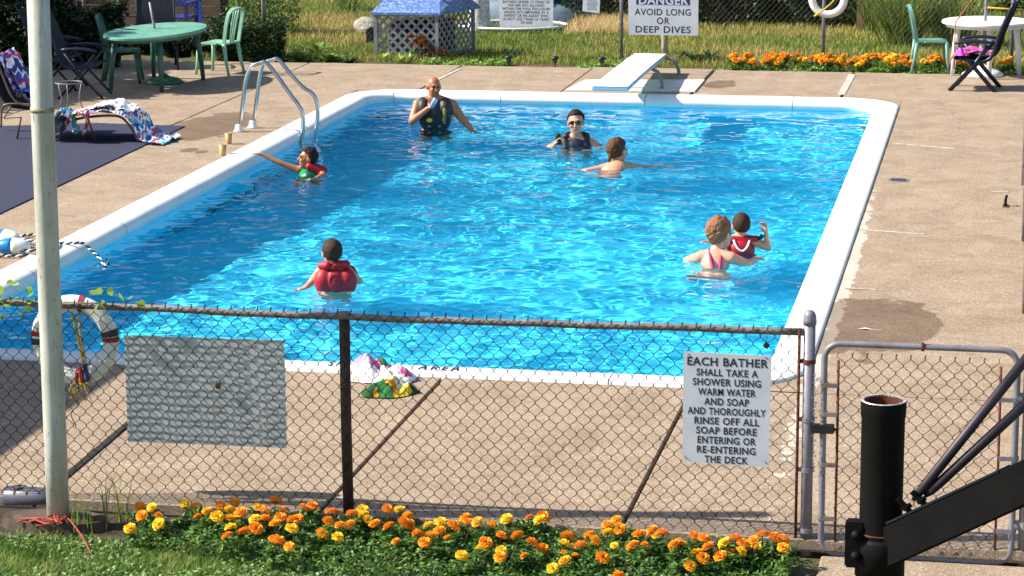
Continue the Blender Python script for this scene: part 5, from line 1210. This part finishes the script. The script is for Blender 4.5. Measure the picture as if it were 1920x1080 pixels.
def person(label, px, py, J, k=1., skin=None, hair=None, heading=0., vox=.0075, face=True, girth=1., hand_curl=(.5, .5), hand_n=((0, 0, -1), (0, 0, -1)), fem=0., hk=1.05):
    """J: joint positions in picture-aligned metres (x right, y away, z up from the water)"""
    loc = G(px, py, WZ); t = thing('person', label, 'person', loc, YAW)
    PEOPLE_XY.append((loc.x, loc.y, .0060)); v = {a: Vector(b) for a, b in J.items() if a not in ('look',)}
    m = MB(); g_ = girth
    m.cap(v['neck'], .05*k*g_+.004, v['head']+Vector((0, 0, -.05)), .05*k*g_+.004, 14)
    for s in ('l', 'r'):
        m.cap(v['neck'].lerp(v['sh'+s], .15), .055*k*g_, v['sh'+s], .058*k*g_, 14)
        m.cap(v['sh'+s], .055*k*g_, v['el'+s], .040*k*g_, 12); m.cap(v['el'+s], .040*k*g_, v['wr'+s], .026*k*g_, 12)
        i = 0 if s == 'l' else 1; hand(m, v['wr'+s], v.get('hd'+s, v['wr'+s]-v['el'+s]), hand_n[i], k, hand_curl[i])
    sp = (v['shr']-v['shl']); wd = sp.length; ax = sp.normalized(); up = (v['neck']-v['pelvis']).normalized(); fw = ax.cross(up); Mx = Matrix((ax, fw, up)).transposed()
    ch_ = v['neck'].lerp(v['pelvis'], .3); ws = v['neck'].lerp(v['pelvis'], .62)
    m.ell(ch_, (wd*.47*g_, .105*k*g_, .17*k), Mx, 18, 12); m.ell(ws, ((.135-.02*fem)*k*g_, .095*k*g_, .17*k), Mx, 18, 12); m.ell(v['pelvis'], (.155*k*g_, .11*k*g_, .13*k), Mx, 18, 12)
    m.ell(v['neck'].lerp(v['pelvis'], .12), (wd*.36*g_, .075*k*g_, .07*k), Mx, 16, 8)
    for s, sg in (('l', -1), ('r', 1)):
        hp_ = v['pelvis']+ax*sg*.085*k-up*.05*k; kn, an = v['kn'+s], v['an'+s]
        m.cap(hp_, .082*k*g_, kn, .054*k*g_, 12); m.cap(kn, .053*k*g_, an, .035*k*g_, 12); ftd = Vector((0, .5, -.3)) if fw.y > 0 else Vector((0, -.5, -.3)); m.cap(an, .036*k, an+ftd.normalized()*.16*k, .028*k, 10)
    yaw, pit, rol = J['look']; H_ = Matrix.Rotation(yaw, 3, 'Z') @ Matrix.Rotation(pit, 3, 'X') @ Matrix.Rotation(rol, 3, 'Y')   # local +y = face direction
    hc_ = v['head']; kb = k; k = hk; P = lambda x, y, z: hc_+H_ @ Vector((x, y, z))*hk
    m.ell(P(0, -.012, .022), (.074*k, .092*k, .088*k), H_, 20, 14); m.ell(P(0, .030, -.035), (.058*k, .060*k, .078*k), H_, 18, 12); m.ell(P(0, .052, -.088), (.028*k, .026*k, .022*k), H_, 12, 8)
    m.cap(P(0, .086, .012), .009*k, P(0, .103, -.026), .0135*k, 10); m.ell(P(0, .078, .03), (.052*k, .014*k, .010*k), H_, 12, 6)
    m.ell(P(.036, .070, -.022), (.024*k, .02*k, .02*k), H_, 10, 8); m.ell(P(-.036, .070, -.022), (.024*k, .02*k, .02*k), H_, 10, 8)
    m.ell(P(0, .083, -.055), (.024*k, .010*k, .011*k), H_, 10, 6)
    for s in (-1, 1): m.ell(P(s*.078, -.002, -.008), (.009*k, .020*k, .032*k), H_, 10, 8)
    remesh('body', m, skin, t, vox, 3)
    if face:
        for s in (-1, 1):
            MB().ell(P(s*.031, .081, .006), (.014*k, .007*k, .0075*k), H_, 10, 6).build('eye', M['eye'], t, True)
            if hair is not None or True: MB().cap(P(s*.018, .091, .028), .004*k, P(s*.046, .080, .031), .0032*k, 6).build('eyebrow', hair or M['brow'], t, True)
        MB().cap(P(-.017, .0905, -.056), .0045*k, P(.017, .0905, -.056), .0045*k, 6).build('mouth', M['lip'], t, True)
    return t, P, H_, Mx, v, (ch_, ws, wd, ax, fw, up)
def hairdo(t, P, H_, k, mat, length=.0, volume=1., back=.0, seed=1, fringe=.045, buzz=False):
    m = MB(); c = P(0, -.016, .028); bm = bmesh.new(); bmesh.ops.create_icosphere(bm, subdivisions=5, radius=1)
    kill = []
    for v in bm.verts:
        q = v.co.copy(); n1 = mn.noise(q*3+Vector((seed, 0, 0))); n2 = mn.noise(Vector((q.x*9, q.y*3, q.z*9))+Vector((seed, 3, 0))); n3 = mn.noise(q*22)
        rr_ = 1+(.05*n1+.055*n2+.03*n3)*volume+.02*mn.noise(q*40)
        d = Vector((q.x*.081*(1+.05*volume), q.y*.098*(1+.04*volume), q.z*.094*(1+.05*volume)))*rr_
        front = q.y; line = fringe/.09-.35+.12*n2 if front > .25 else (-.28-.25*(front < -.1)-length*6*max(0, -front))
        if front > .25 and q.z < line+.45*(front-.25): kill.append(v)
        elif front <= .25 and q.z < line-.15+.1*n2 and not (front < -.2 and q.z > -.85-length*3): kill.append(v)
        elif -.1 < front <= .25 and abs(q.x) > .55 and q.z < -.12+.1*n2: kill.append(v)
        v.co = d*k
    bmesh.ops.delete(bm, geom=kill, context='VERTS')
    for v in bm.verts: v.co = c+H_ @ v.co
    me = bpy.data.meshes.new('hair'); bm.to_mesh(me); bm.free(); me.materials.append(mat); me.polygons.foreach_set('use_smooth', [True]*len(me.polygons))
    o = recv(link('hair', me, t)); sd = o.modifiers.new('thick', 'SOLIDIFY'); sd.thickness = .010*k; sd.offset = -1
    return o
def hairmat(name, c1, c2):
    a = N(name); mp = a.n('ShaderNodeMapping'); mp.inputs['Scale'].default_value = (160, 60, 20); a.l(a.coord(), mp.inputs[0]); a.color(a.ramp(a.noise(1, 4, .7, vec=mp.outputs[0]), [(.3, lin(c1)), (.7, lin(c2))])); a.rough(.7); a.b.inputs['Specular IOR Level'].default_value = .2; a.bump(a.noise(1, 4, .7, vec=mp.outputs[0]), .6, .004); return a.m
M['eye'] = pm('dark_eye', '#1a1512', '#241c18', 5, .2); M['brow'] = pm('brow', '#5a4032', '#4a3428', 20, .8); M['lip'] = pm('lip', '#9a4f48', '#8a423e', 20, .5)
sk_fair = skinmat('fair_skin', '#d79f80', '#c98a6c'); sk_tan = skinmat('tanned_skin', '#b97852', '#a86a48'); sk_pink = skinmat('pinkish_skin', '#dfa286', '#cf8c70')
hr_dark = hairmat('dark_brown_hair', '#1d120e', '#3a261c'); hr_brown = hairmat('brown_hair', '#3d2618', '#6b452c'); hr_straw = hairmat('strawberry_hair', '#6b452c', '#a07250'); hr_buzz = hairmat('cropped_brown_hair', '#2c1e16', '#4a3424')
def vestmat(name, c1, c2): return pm(name, c1, c2, 10, .55, bump=.25, bscale=60, bdist=.003)
red_v = vestmat('red_nylon', '#b81224', '#9c0e1e'); blk_v = vestmat('black_nylon', '#16171c', '#0f1014'); olive_v = vestmat('olive_nylon', '#2e3024', '#22241c'); navy_v = vestmat('navy_nylon', '#1a1d30', '#141628')
LEGS = dict(knl=(-.10, -.12, -.62), knr=(.10, -.12, -.62), anl=(-.10, .08, -.95), anr=(.10, .08, -.95))
def sit_legs(z, dy, k=1., x0=0., y0=0.):
    if dy < 0: return dict(knl=(x0-.12*k, y0-.06*k, z-.36*k), knr=(x0+.13*k, y0-.04*k, z-.37*k), anl=(x0-.13*k, y0+.30*k, z-.46*k), anr=(x0+.12*k, y0+.32*k, z-.46*k))
    return dict(knl=(x0-.09*k, y0+.38*k, z-.16*k), knr=(x0+.11*k, y0+.36*k, z-.18*k), anl=(x0-.10*k, y0+.55*k, z-.48*k), anr=(x0+.12*k, y0+.50*k, z-.50*k))
# 1 bald man in dark vest, drinking
J = dict(head=(-.005, 0, .515), neck=(-.0, .01, .375), shl=(-.19, .01, .305), shr=(.205, .01, .295), ell=(-.255, -.10, .13), wrl=(-.07, -.20, .285), elr=(.33, -.04, .13), wrr=(.43, -.10, .03), pelvis=(.01, .02, -.22), hdl=(.5, -.05, .55), look=(math.pi+.35, -.08, 0))
J.update(sit_legs(-.22, -1)); t, P, H_, Mx, v, B = person('bald man in a dark life vest drinking from a can at the far side', 815, 245, J, 1., sk_tan, None, girth=1.18, hand_n=((.3, -.3, 1), (0, 0, -1)), hand_curl=(.85, .3))
ch_, ws, wd, ax, fw, up = B
def vest(t, B, k, mats, puff=1., h=1., straps=True):
    ch_, ws, wd, ax, fw, up = B; Mx = Matrix((ax, fw, up)).transposed(); m = MB()
    m.ell(ch_-up*.02*k, (wd*.50, .135*k*puff, .19*k*h), Mx, 22, 14); m.ell(ws, (wd*.46, .135*k*puff, .19*k*h), Mx, 22, 14)
    for s in (-1, 1) if straps else (): m.cap(ch_+ax*s*.115*k+up*.06*k+fw*.05*k, .055*k, ch_+ax*s*.12*k+up*.17*k, .04*k, 12); m.cap(ch_+ax*s*.12*k+up*.17*k, .04*k, ch_+ax*s*.115*k+up*.06*k-fw*.06*k, .055*k, 12)
    return remesh('life_vest', m, mats, t, .011, 2)
vest(t, (ch_, ws-up*.13, wd, ax, fw, up), 1.22, blk_v, straps=False)
fwd = -1
for x, z, mt, nm in ((.0, 0, olive_v, 'olive_panel'),):
    m = MB()
    for s in (-1, 1): m.ell(ch_+ax*s*.125+up*.07+Vector((0, -.02, 0)), (.092, .145, .13), Matrix((ax, fw, up)).transposed(), 16, 12)
    remesh('shoulder_panel', m, olive_v, t, .012, 2)
yel = pm('yellow_patch', '#d8c21e', '#c4ae18', 8, .6)
MB().ell(ch_+Vector((-.055, -.185, -.05)), (.036, .012, .026), None, 10, 6).build('yellow_tab', yel, t, True)
MB().cap(ch_+Vector((.12, -.165, .07)), .02, ch_+Vector((.115, -.18, -.08)), .018, 8).build('yellow_strip', pm('olive_yellow', '#8a8434', '#75702c', 8, .7), t, True)
for dx in (-.06, .06):
    for dz in (-.12, -.2): MB().box(ch_+Vector((dx, -.178, dz)), (.035, .02, .022)).build('buckle', M['galv_old'], t, bevel=.004)
can = thing('drink_can', 'pale blue drink can held to the mouth of the bald man', 'can', t.location, YAW)
q = v['wrl']+Vector((.072, -.035, .075)); Mc = Matrix.Rotation(.35, 3, 'X') @ Matrix.Rotation(.45, 3, 'Y')
MB().lathe([(.024, -.062), (.032, -.054), (.032, .05), (.026, .06), (.001, .058)], q, 18, Mc).build('body', pm('pale_can', '#9fb4c8', '#d0d6dc', 14, .25, .6), can, True)
# 2 man with sunglasses
J = dict(head=(0, 0, .245), neck=(.0, .02, .085), shl=(-.18, .03, -.0), shr=(.18, .03, -.0), ell=(-.33, -.10, -.045), wrl=(-.245, -.22, .02), elr=(.31, -.12, -.07), wrr=(.16, -.28, -.09), pelvis=(.01, .1, -.46), hdl=(.25, -.1, .5), look=(math.pi-.12, -.02, .06))
J.update(sit_legs(-.46, -1, 1, 0, .1)); t, P, H_, Mx, v, B = person('man with dark hair and sunglasses up to his shoulders in water, holding a dark can', 1080, 270, J, 1., sk_fair, hr_dark, hk=1.15, hand_n=((.6, -.2, .3), (0, 0, -1)), hand_curl=(.8, .3))
hairdo(t, P, H_, 1.15, hr_dark, 0, 1.0, seed=2, fringe=.06); vest(t, B, 1.0, navy_v)
m = MB()
for s in (-1, 1): m.ell(P(s*.034, .093, .008), (.03, .008, .019), H_, 14, 8); m.cap(P(s*.062, .08, .012), .003, P(s*.083, .0, .012), .003, 6)
m.cap(P(-.01, .1, .013), .003, P(.01, .1, .013), .003, 6); m.build('sunglasses', pm('sunglass', '#08080a', '#0c0c10', 5, .1), t, True)
m = MB()
for s in (-1, 1): m.cap(v['neck']+Vector((s*.085, .05, .01)), .04, v['neck']+Vector((s*.11, -.02, -.0)), .042, 10)
m.cap(v['neck']+Vector((-.085, .055, .01)), .036, v['neck']+Vector((.085, .055, .01)), .036, 10); remesh('vest_collar', m, blk_v, t, .012, 2)
can = thing('drink_can', 'dark can held above the water by the man with sunglasses', 'can', t.location, YAW)
q = v['wrl']+Vector((.045, -.02, .075)); MB().lathe([(.024, -.062), (.032, -.054), (.032, .05), (.026, .06), (.001, .058)], q, 18, Matrix.Rotation(-.15, 3, 'Y')).build('body', pm('dark_can', '#1d2420', '#2c3630', 14, .3, .4), can, True)
# 3 swimming woman, seen from behind
J = dict(head=(.0, 0, .165), neck=(-.02, -.08, .035), shl=(-.175, -.11, -.01), shr=(.15, -.07, -.005), ell=(-.34, -.17, -.025), wrl=(-.46, -.07, -.05), elr=(.34, -.01, -.02), wrr=(.52, .05, -.045), pelvis=(-.10, -.40, -.19), look=(-.75, .0, 0), hdl=(-1, .4, -.1), hdr=(1, .2, -.05))
J.update(knl=(-.16, -.10, -.42), knr=(-.02, -.08, -.44), anl=(-.18, .25, -.5), anr=(0, .28, -.55)); t, P, H_, Mx, v, B = person('woman swimming away with brown hair in a short ponytail, bare shoulders just above water', 1158, 312, J, .97, sk_fair, hr_brown, girth=.9, fem=1, hk=1.2, hand_curl=(.15, .15))
hairdo(t, P, H_, 1.2, hr_brown, .02, 1.1, seed=5, fringe=.055); m = MB()
m.cap(P(0, -.095, -.02), .026, P(.0, -.115, -.07), .02, 10); m.cap(P(0, -.115, -.07), .018, P(-.01, -.1, -.12), .008, 8); remesh('ponytail', m, hr_brown, t, .007, 1)
MB().tube([v['shl']+Vector((.06, -.06, .04)), B[0]+Vector((-.06, -.08, .02)), B[0]+Vector((.10, -.07, .02))], .008, 6).build('bikini_strap', navy_v, t, True)
# 4 child at the ladder side reaching for the coping
kk = .72; J = dict(head=(.03, 0, .175), neck=(.02, .01, .07), shl=(-.075, .0, .055), shr=(.12, .02, .05), ell=(-.26, .0, .13), wrl=(-.44, .02, .215), elr=(.20, -.1, .02), wrr=(.10, -.2, -.02), pelvis=(.04, .04, -.25), look=(math.pi*.5+.25, .1, 0), hdl=(-1, 0, .15))
J.update(sit_legs(-.25, -1, .7)); t, P, H_, Mx, v, B = person('child in green top and red collar reaching for the coping by the ladder', 572, 328, J, kk, sk_tan, hr_dark, vox=.0065, hk=.95, hand_n=((0, -.2, -1), (0, 0, -1)), hand_curl=(.2, .3))
hairdo(t, P, H_, .95, hr_dark, .01, 1.0, seed=8, fringe=.055); grn = floral('green_print', ['#1fa060', '#2bb870', '#14804a', '#e8efe4', '#23a868'], 22)
ch_, ws, wd, ax, fw, up = B; Mq = Matrix((ax, fw, up)).transposed(); m = MB(); m.ell(ch_+up*.0, (wd*.56, .092, .12), Mq, 18, 12); m.ell(ws, (.115, .085, .13), Mq, 18, 12); remesh('swim_top', m, grn, t, .008, 2)
m = MB(); m.cap(P(0.053, -0.038, -0.092), .05*kk, P(0.083, -0.165, -0.140), .055*kk, 12); m.cap(P(-0.045, -0.022, -0.108), .045*kk, P(-0.015, -0.150, -0.148), .055*kk, 12); m.cap(P(0.083, -0.165, -0.140), .05*kk, P(-0.015, -0.165, -0.148), .05*kk, 12); m.cap((.05, -.05, .10), .042, (.20, -.05, .045), .036, 12); m.cap((.05, .04, .10), .042, (.20, .03, .045), .036, 12); remesh('red_collar', m, red_v, t, .008, 2)
# 5 boy in the puffy red vest, seen from behind
kk = .80; J = dict(head=(.0, 0, .305), neck=(.01, -.01, .185), shl=(-.10, .0, .145), shr=(.13, -.01, .145), ell=(-.17, .08, .06), wrl=(-.22, .02, .015), elr=(.21, .1, .05), wrr=(.20, .26, .0), pelvis=(.02, .0, -.17), look=(.28, -.02, 0), hdl=(-.8, -.4, -.1))
J.update(sit_legs(-.17, 1, .75)); t, P, H_, Mx, v, B = person('small boy seen from behind in a puffy red life vest near the fence', 624, 543, J, kk, sk_fair, hr_brown, vox=.0065, face=True, hk=1.0)
hairdo(t, P, H_, 1.0, hr_buzz, .0, .5, seed=11, fringe=.06)
m = MB(); c0 = Vector((.025, 0, .10)); 
for x, w_ in ((-.088, .085), (.0, .095), (.095, .085)):
    m.ell(c0+Vector((x, -.045-.012*(x == 0), -.025)), (w_, .08, .115), None, 16, 12)
for x in (-.09, .11): m.ell(c0+Vector((x, .09, -.02)), (.07, .06, .11), None, 14, 10)
m.ell(c0+Vector((0, .03, -.04)), (.155, .085, .11), None, 16, 10)
remesh('life_vest', m, red_v, t, .009, 1)
m = MB()
m.cap(c0+Vector((-.11, -.03, .105)), .034, c0+Vector((-.06, -.07, .115)), .036, 12); m.cap(c0+Vector((.02, -.06, .125)), .034, c0+Vector((.09, -.05, .12)), .038, 12); m.cap(c0+Vector((.09, -.05, .12)), .036, c0+Vector((.07, .02, .10)), .034, 12)
remesh('vest_collar', m, red_v, t, .008, 1)
for x0, x1 in ((-.055, -.02), (.035, .07)): MB().tube(sweep([c0+Vector((x1, -.118, .075)), c0+Vector(((x0+x1)/2, -.128, .0)), c0+Vector((x0, -.105, -.11))], 10), .004, 6).build('seam', pm('dark_red_seam', '#5a0a14', '#4a0810', 8, .7), t, True)
# 6 woman holding a boy
J = dict(head=(.0, .0, .255), neck=(-.04, -.06, .10), shl=(-.17, -.03, .065), shr=(.09, -.13, .075), ell=(-.27, .12, .0), wrl=(-.1, .3, .0), elr=(.22, -.12, .02), wrr=(.32, .06, .02), pelvis=(-.06, -.16, -.26), look=(-.75, -.12, .0), hdr=(.3, .8, 0))
J.update(sit_legs(-.28, 1, 1, -.1, -.1)); t, P, H_, Mx, v, B = person('woman with short strawberry-blond hair and a pink strap holding a boy in the water', 1349, 494, J, .97, sk_pink, hr_straw, girth=.95, fem=1, hk=1.2, hand_curl=(.5, .5))
hairdo(t, P, H_, 1.2, hr_straw, .02, 1.9, seed=17, fringe=.05); pk = pm('pink_strap', '#c4266a', '#a01c56', 30, .7)
bk = -B[4] if B[4].y > 0 else B[4]
for o_ in (-.05, .06): MB().tube(sweep([v['neck']+Vector((o_, .01, .035)), v['neck']+Vector((o_*.8-.01, -.09, -.02)), B[0]+Vector((o_*.5, -.145, -.0))], 10), .014, 6).build('bikini_strap', pk, t, True)
# 7 boy in the red vest with white straps
kk = .78; J = dict(head=(.0, 0, .255), neck=(.0, .0, .15), shl=(-.095, .0, .12), shr=(.10, .0, .12), ell=(-.16, -.05, .08), wrl=(-.25, -.07, .12), elr=(.235, -.02, .06), wrr=(.21, -.04, .20), pelvis=(.0, .03, -.16), look=(.05, .0, 0), hdl=(-1, 0, .2), hdr=(-.2, 0, 1))
J.update(sit_legs(-.16, 1, .72)); t, P, H_, Mx, v, B = person('boy with cropped hair in a red vest with white straps raising his right hand', 1389, 477, J, kk, sk_fair, hr_buzz, vox=.0065, hk=.96, hand_n=((0, -.3, -1), (-.5, -.5, 0)), hand_curl=(.4, .6))
hairdo(t, P, H_, .96, hr_buzz, 0, .4, seed=21, fringe=.06)
m = MB(); m.ell((.0, -.005, .045), (.125, .095, .11), None, 20, 12); m.ell((0, -.005, -.03), (.12, .095, .1), None, 18, 10); m.cap((-.115, -.03, .14), .03, (.13, -.03, .145), .03, 12); m.cap((-.09, .05, .13), .03, (.1, .05, .13), .03, 12)
remesh('life_vest', m, red_v, t, .009, 1)
MB().tube(sweep([(-.07, -.065, .14), (-.045, -.10, .085), (.0, -.11, .05), (.045, -.10, .085), (.07, -.065, .14)], 16), .0095, 6).build('white_strap', M['whitefab'], t, True)
MB().tube([(.135, -.04, .145), (.165, -.045, .155), (.185, -.04, .18)], .018, 8).build('black_strap', M['blackpl'], t, True)
# ------------------------------------------------------------------ marigolds
def bloom_mesh(name, seed):
    rng = random.Random(seed); m = MB()
    for ring, (el_, n) in enumerate(((-.25, 12), (.15, 12), (.5, 11), (.85, 8), (1.2, 5))):
        for i in range(n):
            a = 2*math.pi*(i+ring*.5)/n+rng.uniform(-.1, .1); e = el_+rng.uniform(-.12, .12); r = 1*(1+rng.uniform(-.12, .1))
            d = Vector((math.cos(a)*math.cos(e), math.sin(a)*math.cos(e), math.sin(e)*.8)); s = Vector((-math.sin(a), math.cos(a), 0)); u = s.cross(d)
            w = .30; b0 = d*.45; k_ = rng.uniform(-.1, .1)
            m.add([b0-s*w*.4, b0+s*w*.4, d*r+s*w+u*(.10+k_), d*r*1.06+u*(-.02), d*r-s*w+u*(.1-k_)], [(0, 1, 2, 3, 4)])
    return m
OR = [leafmat('marigold_orange', ['#f49c24', '#f8a82e', '#ee8e1a'], .7, .2, .15), leafmat('marigold_amber', ['#fab428', '#fcbe34', '#f7a81e'], .7, .2, .15), leafmat('marigold_yellow', ['#fdd22c', '#fedc40', '#fcc820'], .7, .2, .15)]
BL = []
for c_ in range(3):
    for s_ in range(3):
        m = bloom_mesh('b', c_*3+s_); me = bpy.data.meshes.new('bloom'); me.from_pydata(m.v, [], m.f); me.materials.append(OR[c_]); BL.append(me)
mfl = leafmat('marigold_foliage', ['#2c491b', '#426527', '#5a8035', '#86a554'], .5, .3, .3)
def ordinal(n): return {1: 'first', 2: 'second', 3: 'third'}.get(n) or (f"{n}th" if 10 < n % 100 < 14 else f"{n}"+{1: 'st', 2: 'nd', 3: 'rd'}.get(n % 10, 'th'))
FOL = []
for s_ in range(4):
    n = 420; P = blob(n, (0, 0, .085), (.115, .10, .095), clumps=12); P = P[P[:, 2] > .0]; V, Fc = leaves(P, .036, .7, .36)
    me = bpy.data.meshes.new('foliage'); me.from_pydata(V.tolist(), [], Fc.tolist()); me.materials.append(mfl); FOL.append(me)
def marigolds(blooms, z0, bed, sc, lab, grp, rad):
    """blooms: (x, y, z, colour); neighbours are gathered into plants"""
    rest = sorted(blooms, key=lambda b: b[0]); plants = []
    while rest:
        b0 = rest.pop(0); g_ = [b0]; rest.sort(key=lambda b: (b[0]-b0[0])**2+(b[1]-b0[1])**2)
        while rest and len(g_) < 4 and math.hypot(rest[0][0]-b0[0], rest[0][1]-b0[1]) < rad: g_.append(rest.pop(0))
        plants.append(g_); rest.sort(key=lambda b: b[0])
    plants.sort(key=lambda g: sum(b[0] for b in g)/len(g))
    for i, g_ in enumerate(plants):
        cx, cy = sum(b[0] for b in g_)/len(g_), sum(b[1] for b in g_)/len(g_); n = len(g_)
        cols = {b[3] for b in g_}; cn = 'orange' if cols <= {0} else 'yellow' if cols <= {2} else 'amber' if cols <= {1} else 'orange and yellow'
        t = thing('marigold_plant', lab(i+1, ['', 'one', 'two', 'three', 'four'][n], cn, n), 'marigold', (cx, cy, z0), 0, grp)
        o = link('foliage', FOL[i % 4], t); o.rotation_euler = (0, 0, random.random()*6); mz = max(b[2] for b in g_)-z0; o.scale = (sc*1.05, sc*1.05, max(.5, min(1.2, mz/.19))*1.0)
        m = MB()
        for b in g_:
            p = Vector((b[0]-cx, b[1]-cy, b[2]-z0)); m.tube(sweep([(p.x*.3, p.y*.3, 0), (p.x*.8, p.y*.8, p.z*.55), p], 6), .0028, 4)
            o = link('bloom', BL[b[3]*3+random.randrange(3)], t); o.location = p; o.rotation_euler = (random.uniform(.1, .75), random.uniform(-.4, .4), random.random()*6); s_ = b[4]; o.scale = (s_, s_, s_*.85)
        m.build('stem', M['stem'], t, kind='stuff')
NEAR = "262,949,0;285,952,2;266,967,0;297,966,0s;244,991,2;297,983,2;346,944,2;368,951,0;371,968,0s;388,958,1;414,948,0;407,968,2;431,972,1;430,955,2;452,961,0;440,942,0;433,989,2;456,997,0;426,1005,0;483,951,2;478,974,2;480,991,0;496,957,1;497,972,0;517,939,0;515,982,1;526,970,0;530,956,0;548,974,0;559,973,0;547,991,2;523,1013,0;516,1012,0;543,1025,1;569,952,0;586,948,0;623,960,0;615,977,0;603,999,1;638,985,0;655,984,0;634,1007,2;660,963,0;680,956,2;681,965,2;689,974,2;703,982,0;727,954,0;748,956,2;765,968,1;758,979,0;768,983,0;729,987,0;783,1001,0;804,985,2;806,1005,1;796,1017,0;742,1015,0s;827,979,2;824,995,0;839,1008,0s;851,985,0;873,971,0;878,978,0;895,979,1;924,985,1;950,973,2;940,1004,0;970,1004,0;903,1027,2;911,1017,0;866,1042,2;940,1033,2;938,1044,1;983,1042,0s;998,1017,0;1012,975,2;1019,969,0;1018,1029,0;992,970,0s;1065,1005,0;1059,1019,2;1089,1023,0;1105,1004,1;1116,1013,1;1079,1042,1s;1059,1037,0s;1059,1052,1;1037,1066,2;1130,1045,0;1140,998,2;1156,975,1;1162,991,0;1138,983,0;1152,1023,2s;1186,1023,0;1199,1002,0;1209,1021,0s;1223,995,0;1231,1004,2;1243,999,0;1265,1021,0;1271,1014,0s;1279,1019,0s;1303,1005,0;1320,1009,0;1328,1025,0;1306,1038,2;1318,1046,0;1294,1061,1;1350,1042,0;1358,1018,2;1380,1009,0;1372,1035,1;1390,1033,2;1394,1019,0;1418,1026,2;1429,1003,0;1413,1013,0;1451,1007,0;1469,1011,0;1469,1027,1;1160,1078,0"
bl = []
for q in NEAR.split(';'):
    x, y, c_ = q.split(','); sm = c_.endswith('s'); zb_ = LZ+random.uniform(.13, .17)-(.04 if int(y) > 1025 or int(x) < 250 and int(y) > 980 else 0)
    p = G(float(x), float(y), zb_); bl.append((p.x, p.y, p.z, int(c_[0]), (.023 if sm else random.uniform(.029, .038))))
marigolds(bl, LZ, None, 1., lambda i, n, c, k: f"marigold plant with {n} {c} bloom{'s' if k > 1 else ''}, {ordinal(i)} from the white pole", 'marigold plants along the near fence', .17)
bl = []
for i in range(150):
    x = random.uniform(1368, 1900); yy_ = random.choice([98, 104, 110, 116, 123 if x < 1540 else 112])+random.uniform(-3, 3)
    if x > 1560: yy_ += 4
    zb_ = random.uniform(.08, .16); p = G(x, yy_, zb_); p.y = min(max(p.y, FE+.06), FE+.75); bl.append((p.x, p.y, zb_, random.choice([0, 0, 1, 1, 2]), random.uniform(.036, .048)))
marigolds(bl, -.03, None, .9, lambda i, n, c, k: f"marigold plant with {n} {c} bloom{'s' if k > 1 else ''}, {ordinal(i)} from the diving board", 'marigold plants along the far fence', .15)
# extra greenery under the near marigolds
n = 17000; X = G(300, 1000, LZ).x+(G(1505, 1000, LZ).x-G(300, 1000, LZ).x)*RNG.random(n)**.85
F0 = np.array([bed_front(x) for x in X]); Y = F0-.04+(FY-.03-F0)*RNG.random(n)**1.15; den = .5+.5*np.sin(X*5+np.sin(X*11)*1.3+Y*4); Z = LZ+.01+(.035+.075*den)*RNG.random(n)
V, Fc = leaves(np.stack([X, Y, Z], -1), .032, .7, .4); fromnp('bedding_foliage', V, Fc, mfl, kind='stuff', label='feathery green foliage filling the near marigold bed', category='foliage')
# lawn in the foreground
n = 90000; x0, x1 = -7.5, G(1560, 1050, LZ).x; X = x0+(x1-x0)*RNG.random(n); F0 = np.array([bed_front(x) for x in X]); Y = F0+.10-(F0-10.9)*RNG.random(n)**.9
n2 = 60000; P = np.concatenate([np.stack([X, Y, np.full(n, LZ-.01)], -1), np.stack([x0+(x1-x0)*RNG.random(n2), 7+3.95*RNG.random(n2), np.full(n2, LZ-.01)], -1)]); V, Fc = blades(P, .042, .006, .9); fromnp('lawn_grass', V, Fc, M['grass_near'], kind='stuff', label='short green lawn grass in the foreground', category='grass')
n = 22000; X = x0+(x1-x0)*RNG.random(n); F0 = np.array([bed_front(x) for x in X]); Y = F0+.05-(F0-10.9)*RNG.random(n); keep = (np.sin(X*6+Y*3)+np.sin(Y*9-X*2)+RNG.random(n)*2.2) > .9
P = np.stack([X, Y, LZ+.015+.025*RNG.random(n)], -1)[keep]; V, Fc = leaves(P, .024, 2.5, .9); fromnp('clover', V, Fc, M['clover'], kind='stuff', label='pale clover leaves scattered through the foreground lawn', category='clover')
for x, y, h_, n_, lab in ((218, 985, .28, 26, 'dry straw-coloured grass tuft between the white pole and the first marigolds'), (155, 1000, .17, 30, 'green weed tuft just right of the red cord')):
    c = G(x, y, LZ); t = thing('grass_tuft', lab, 'weed', (c.x, c.y, LZ)); P = np.stack([RNG.normal(0, .05, n_), RNG.normal(0, .04, n_), np.zeros(n_)], -1); V, Fc = blades(P, h_, .007, .35); fromnp('foliage', V, Fc, M['grass_far'] if h_ > .2 else M['grass_near'], t)
make_water()
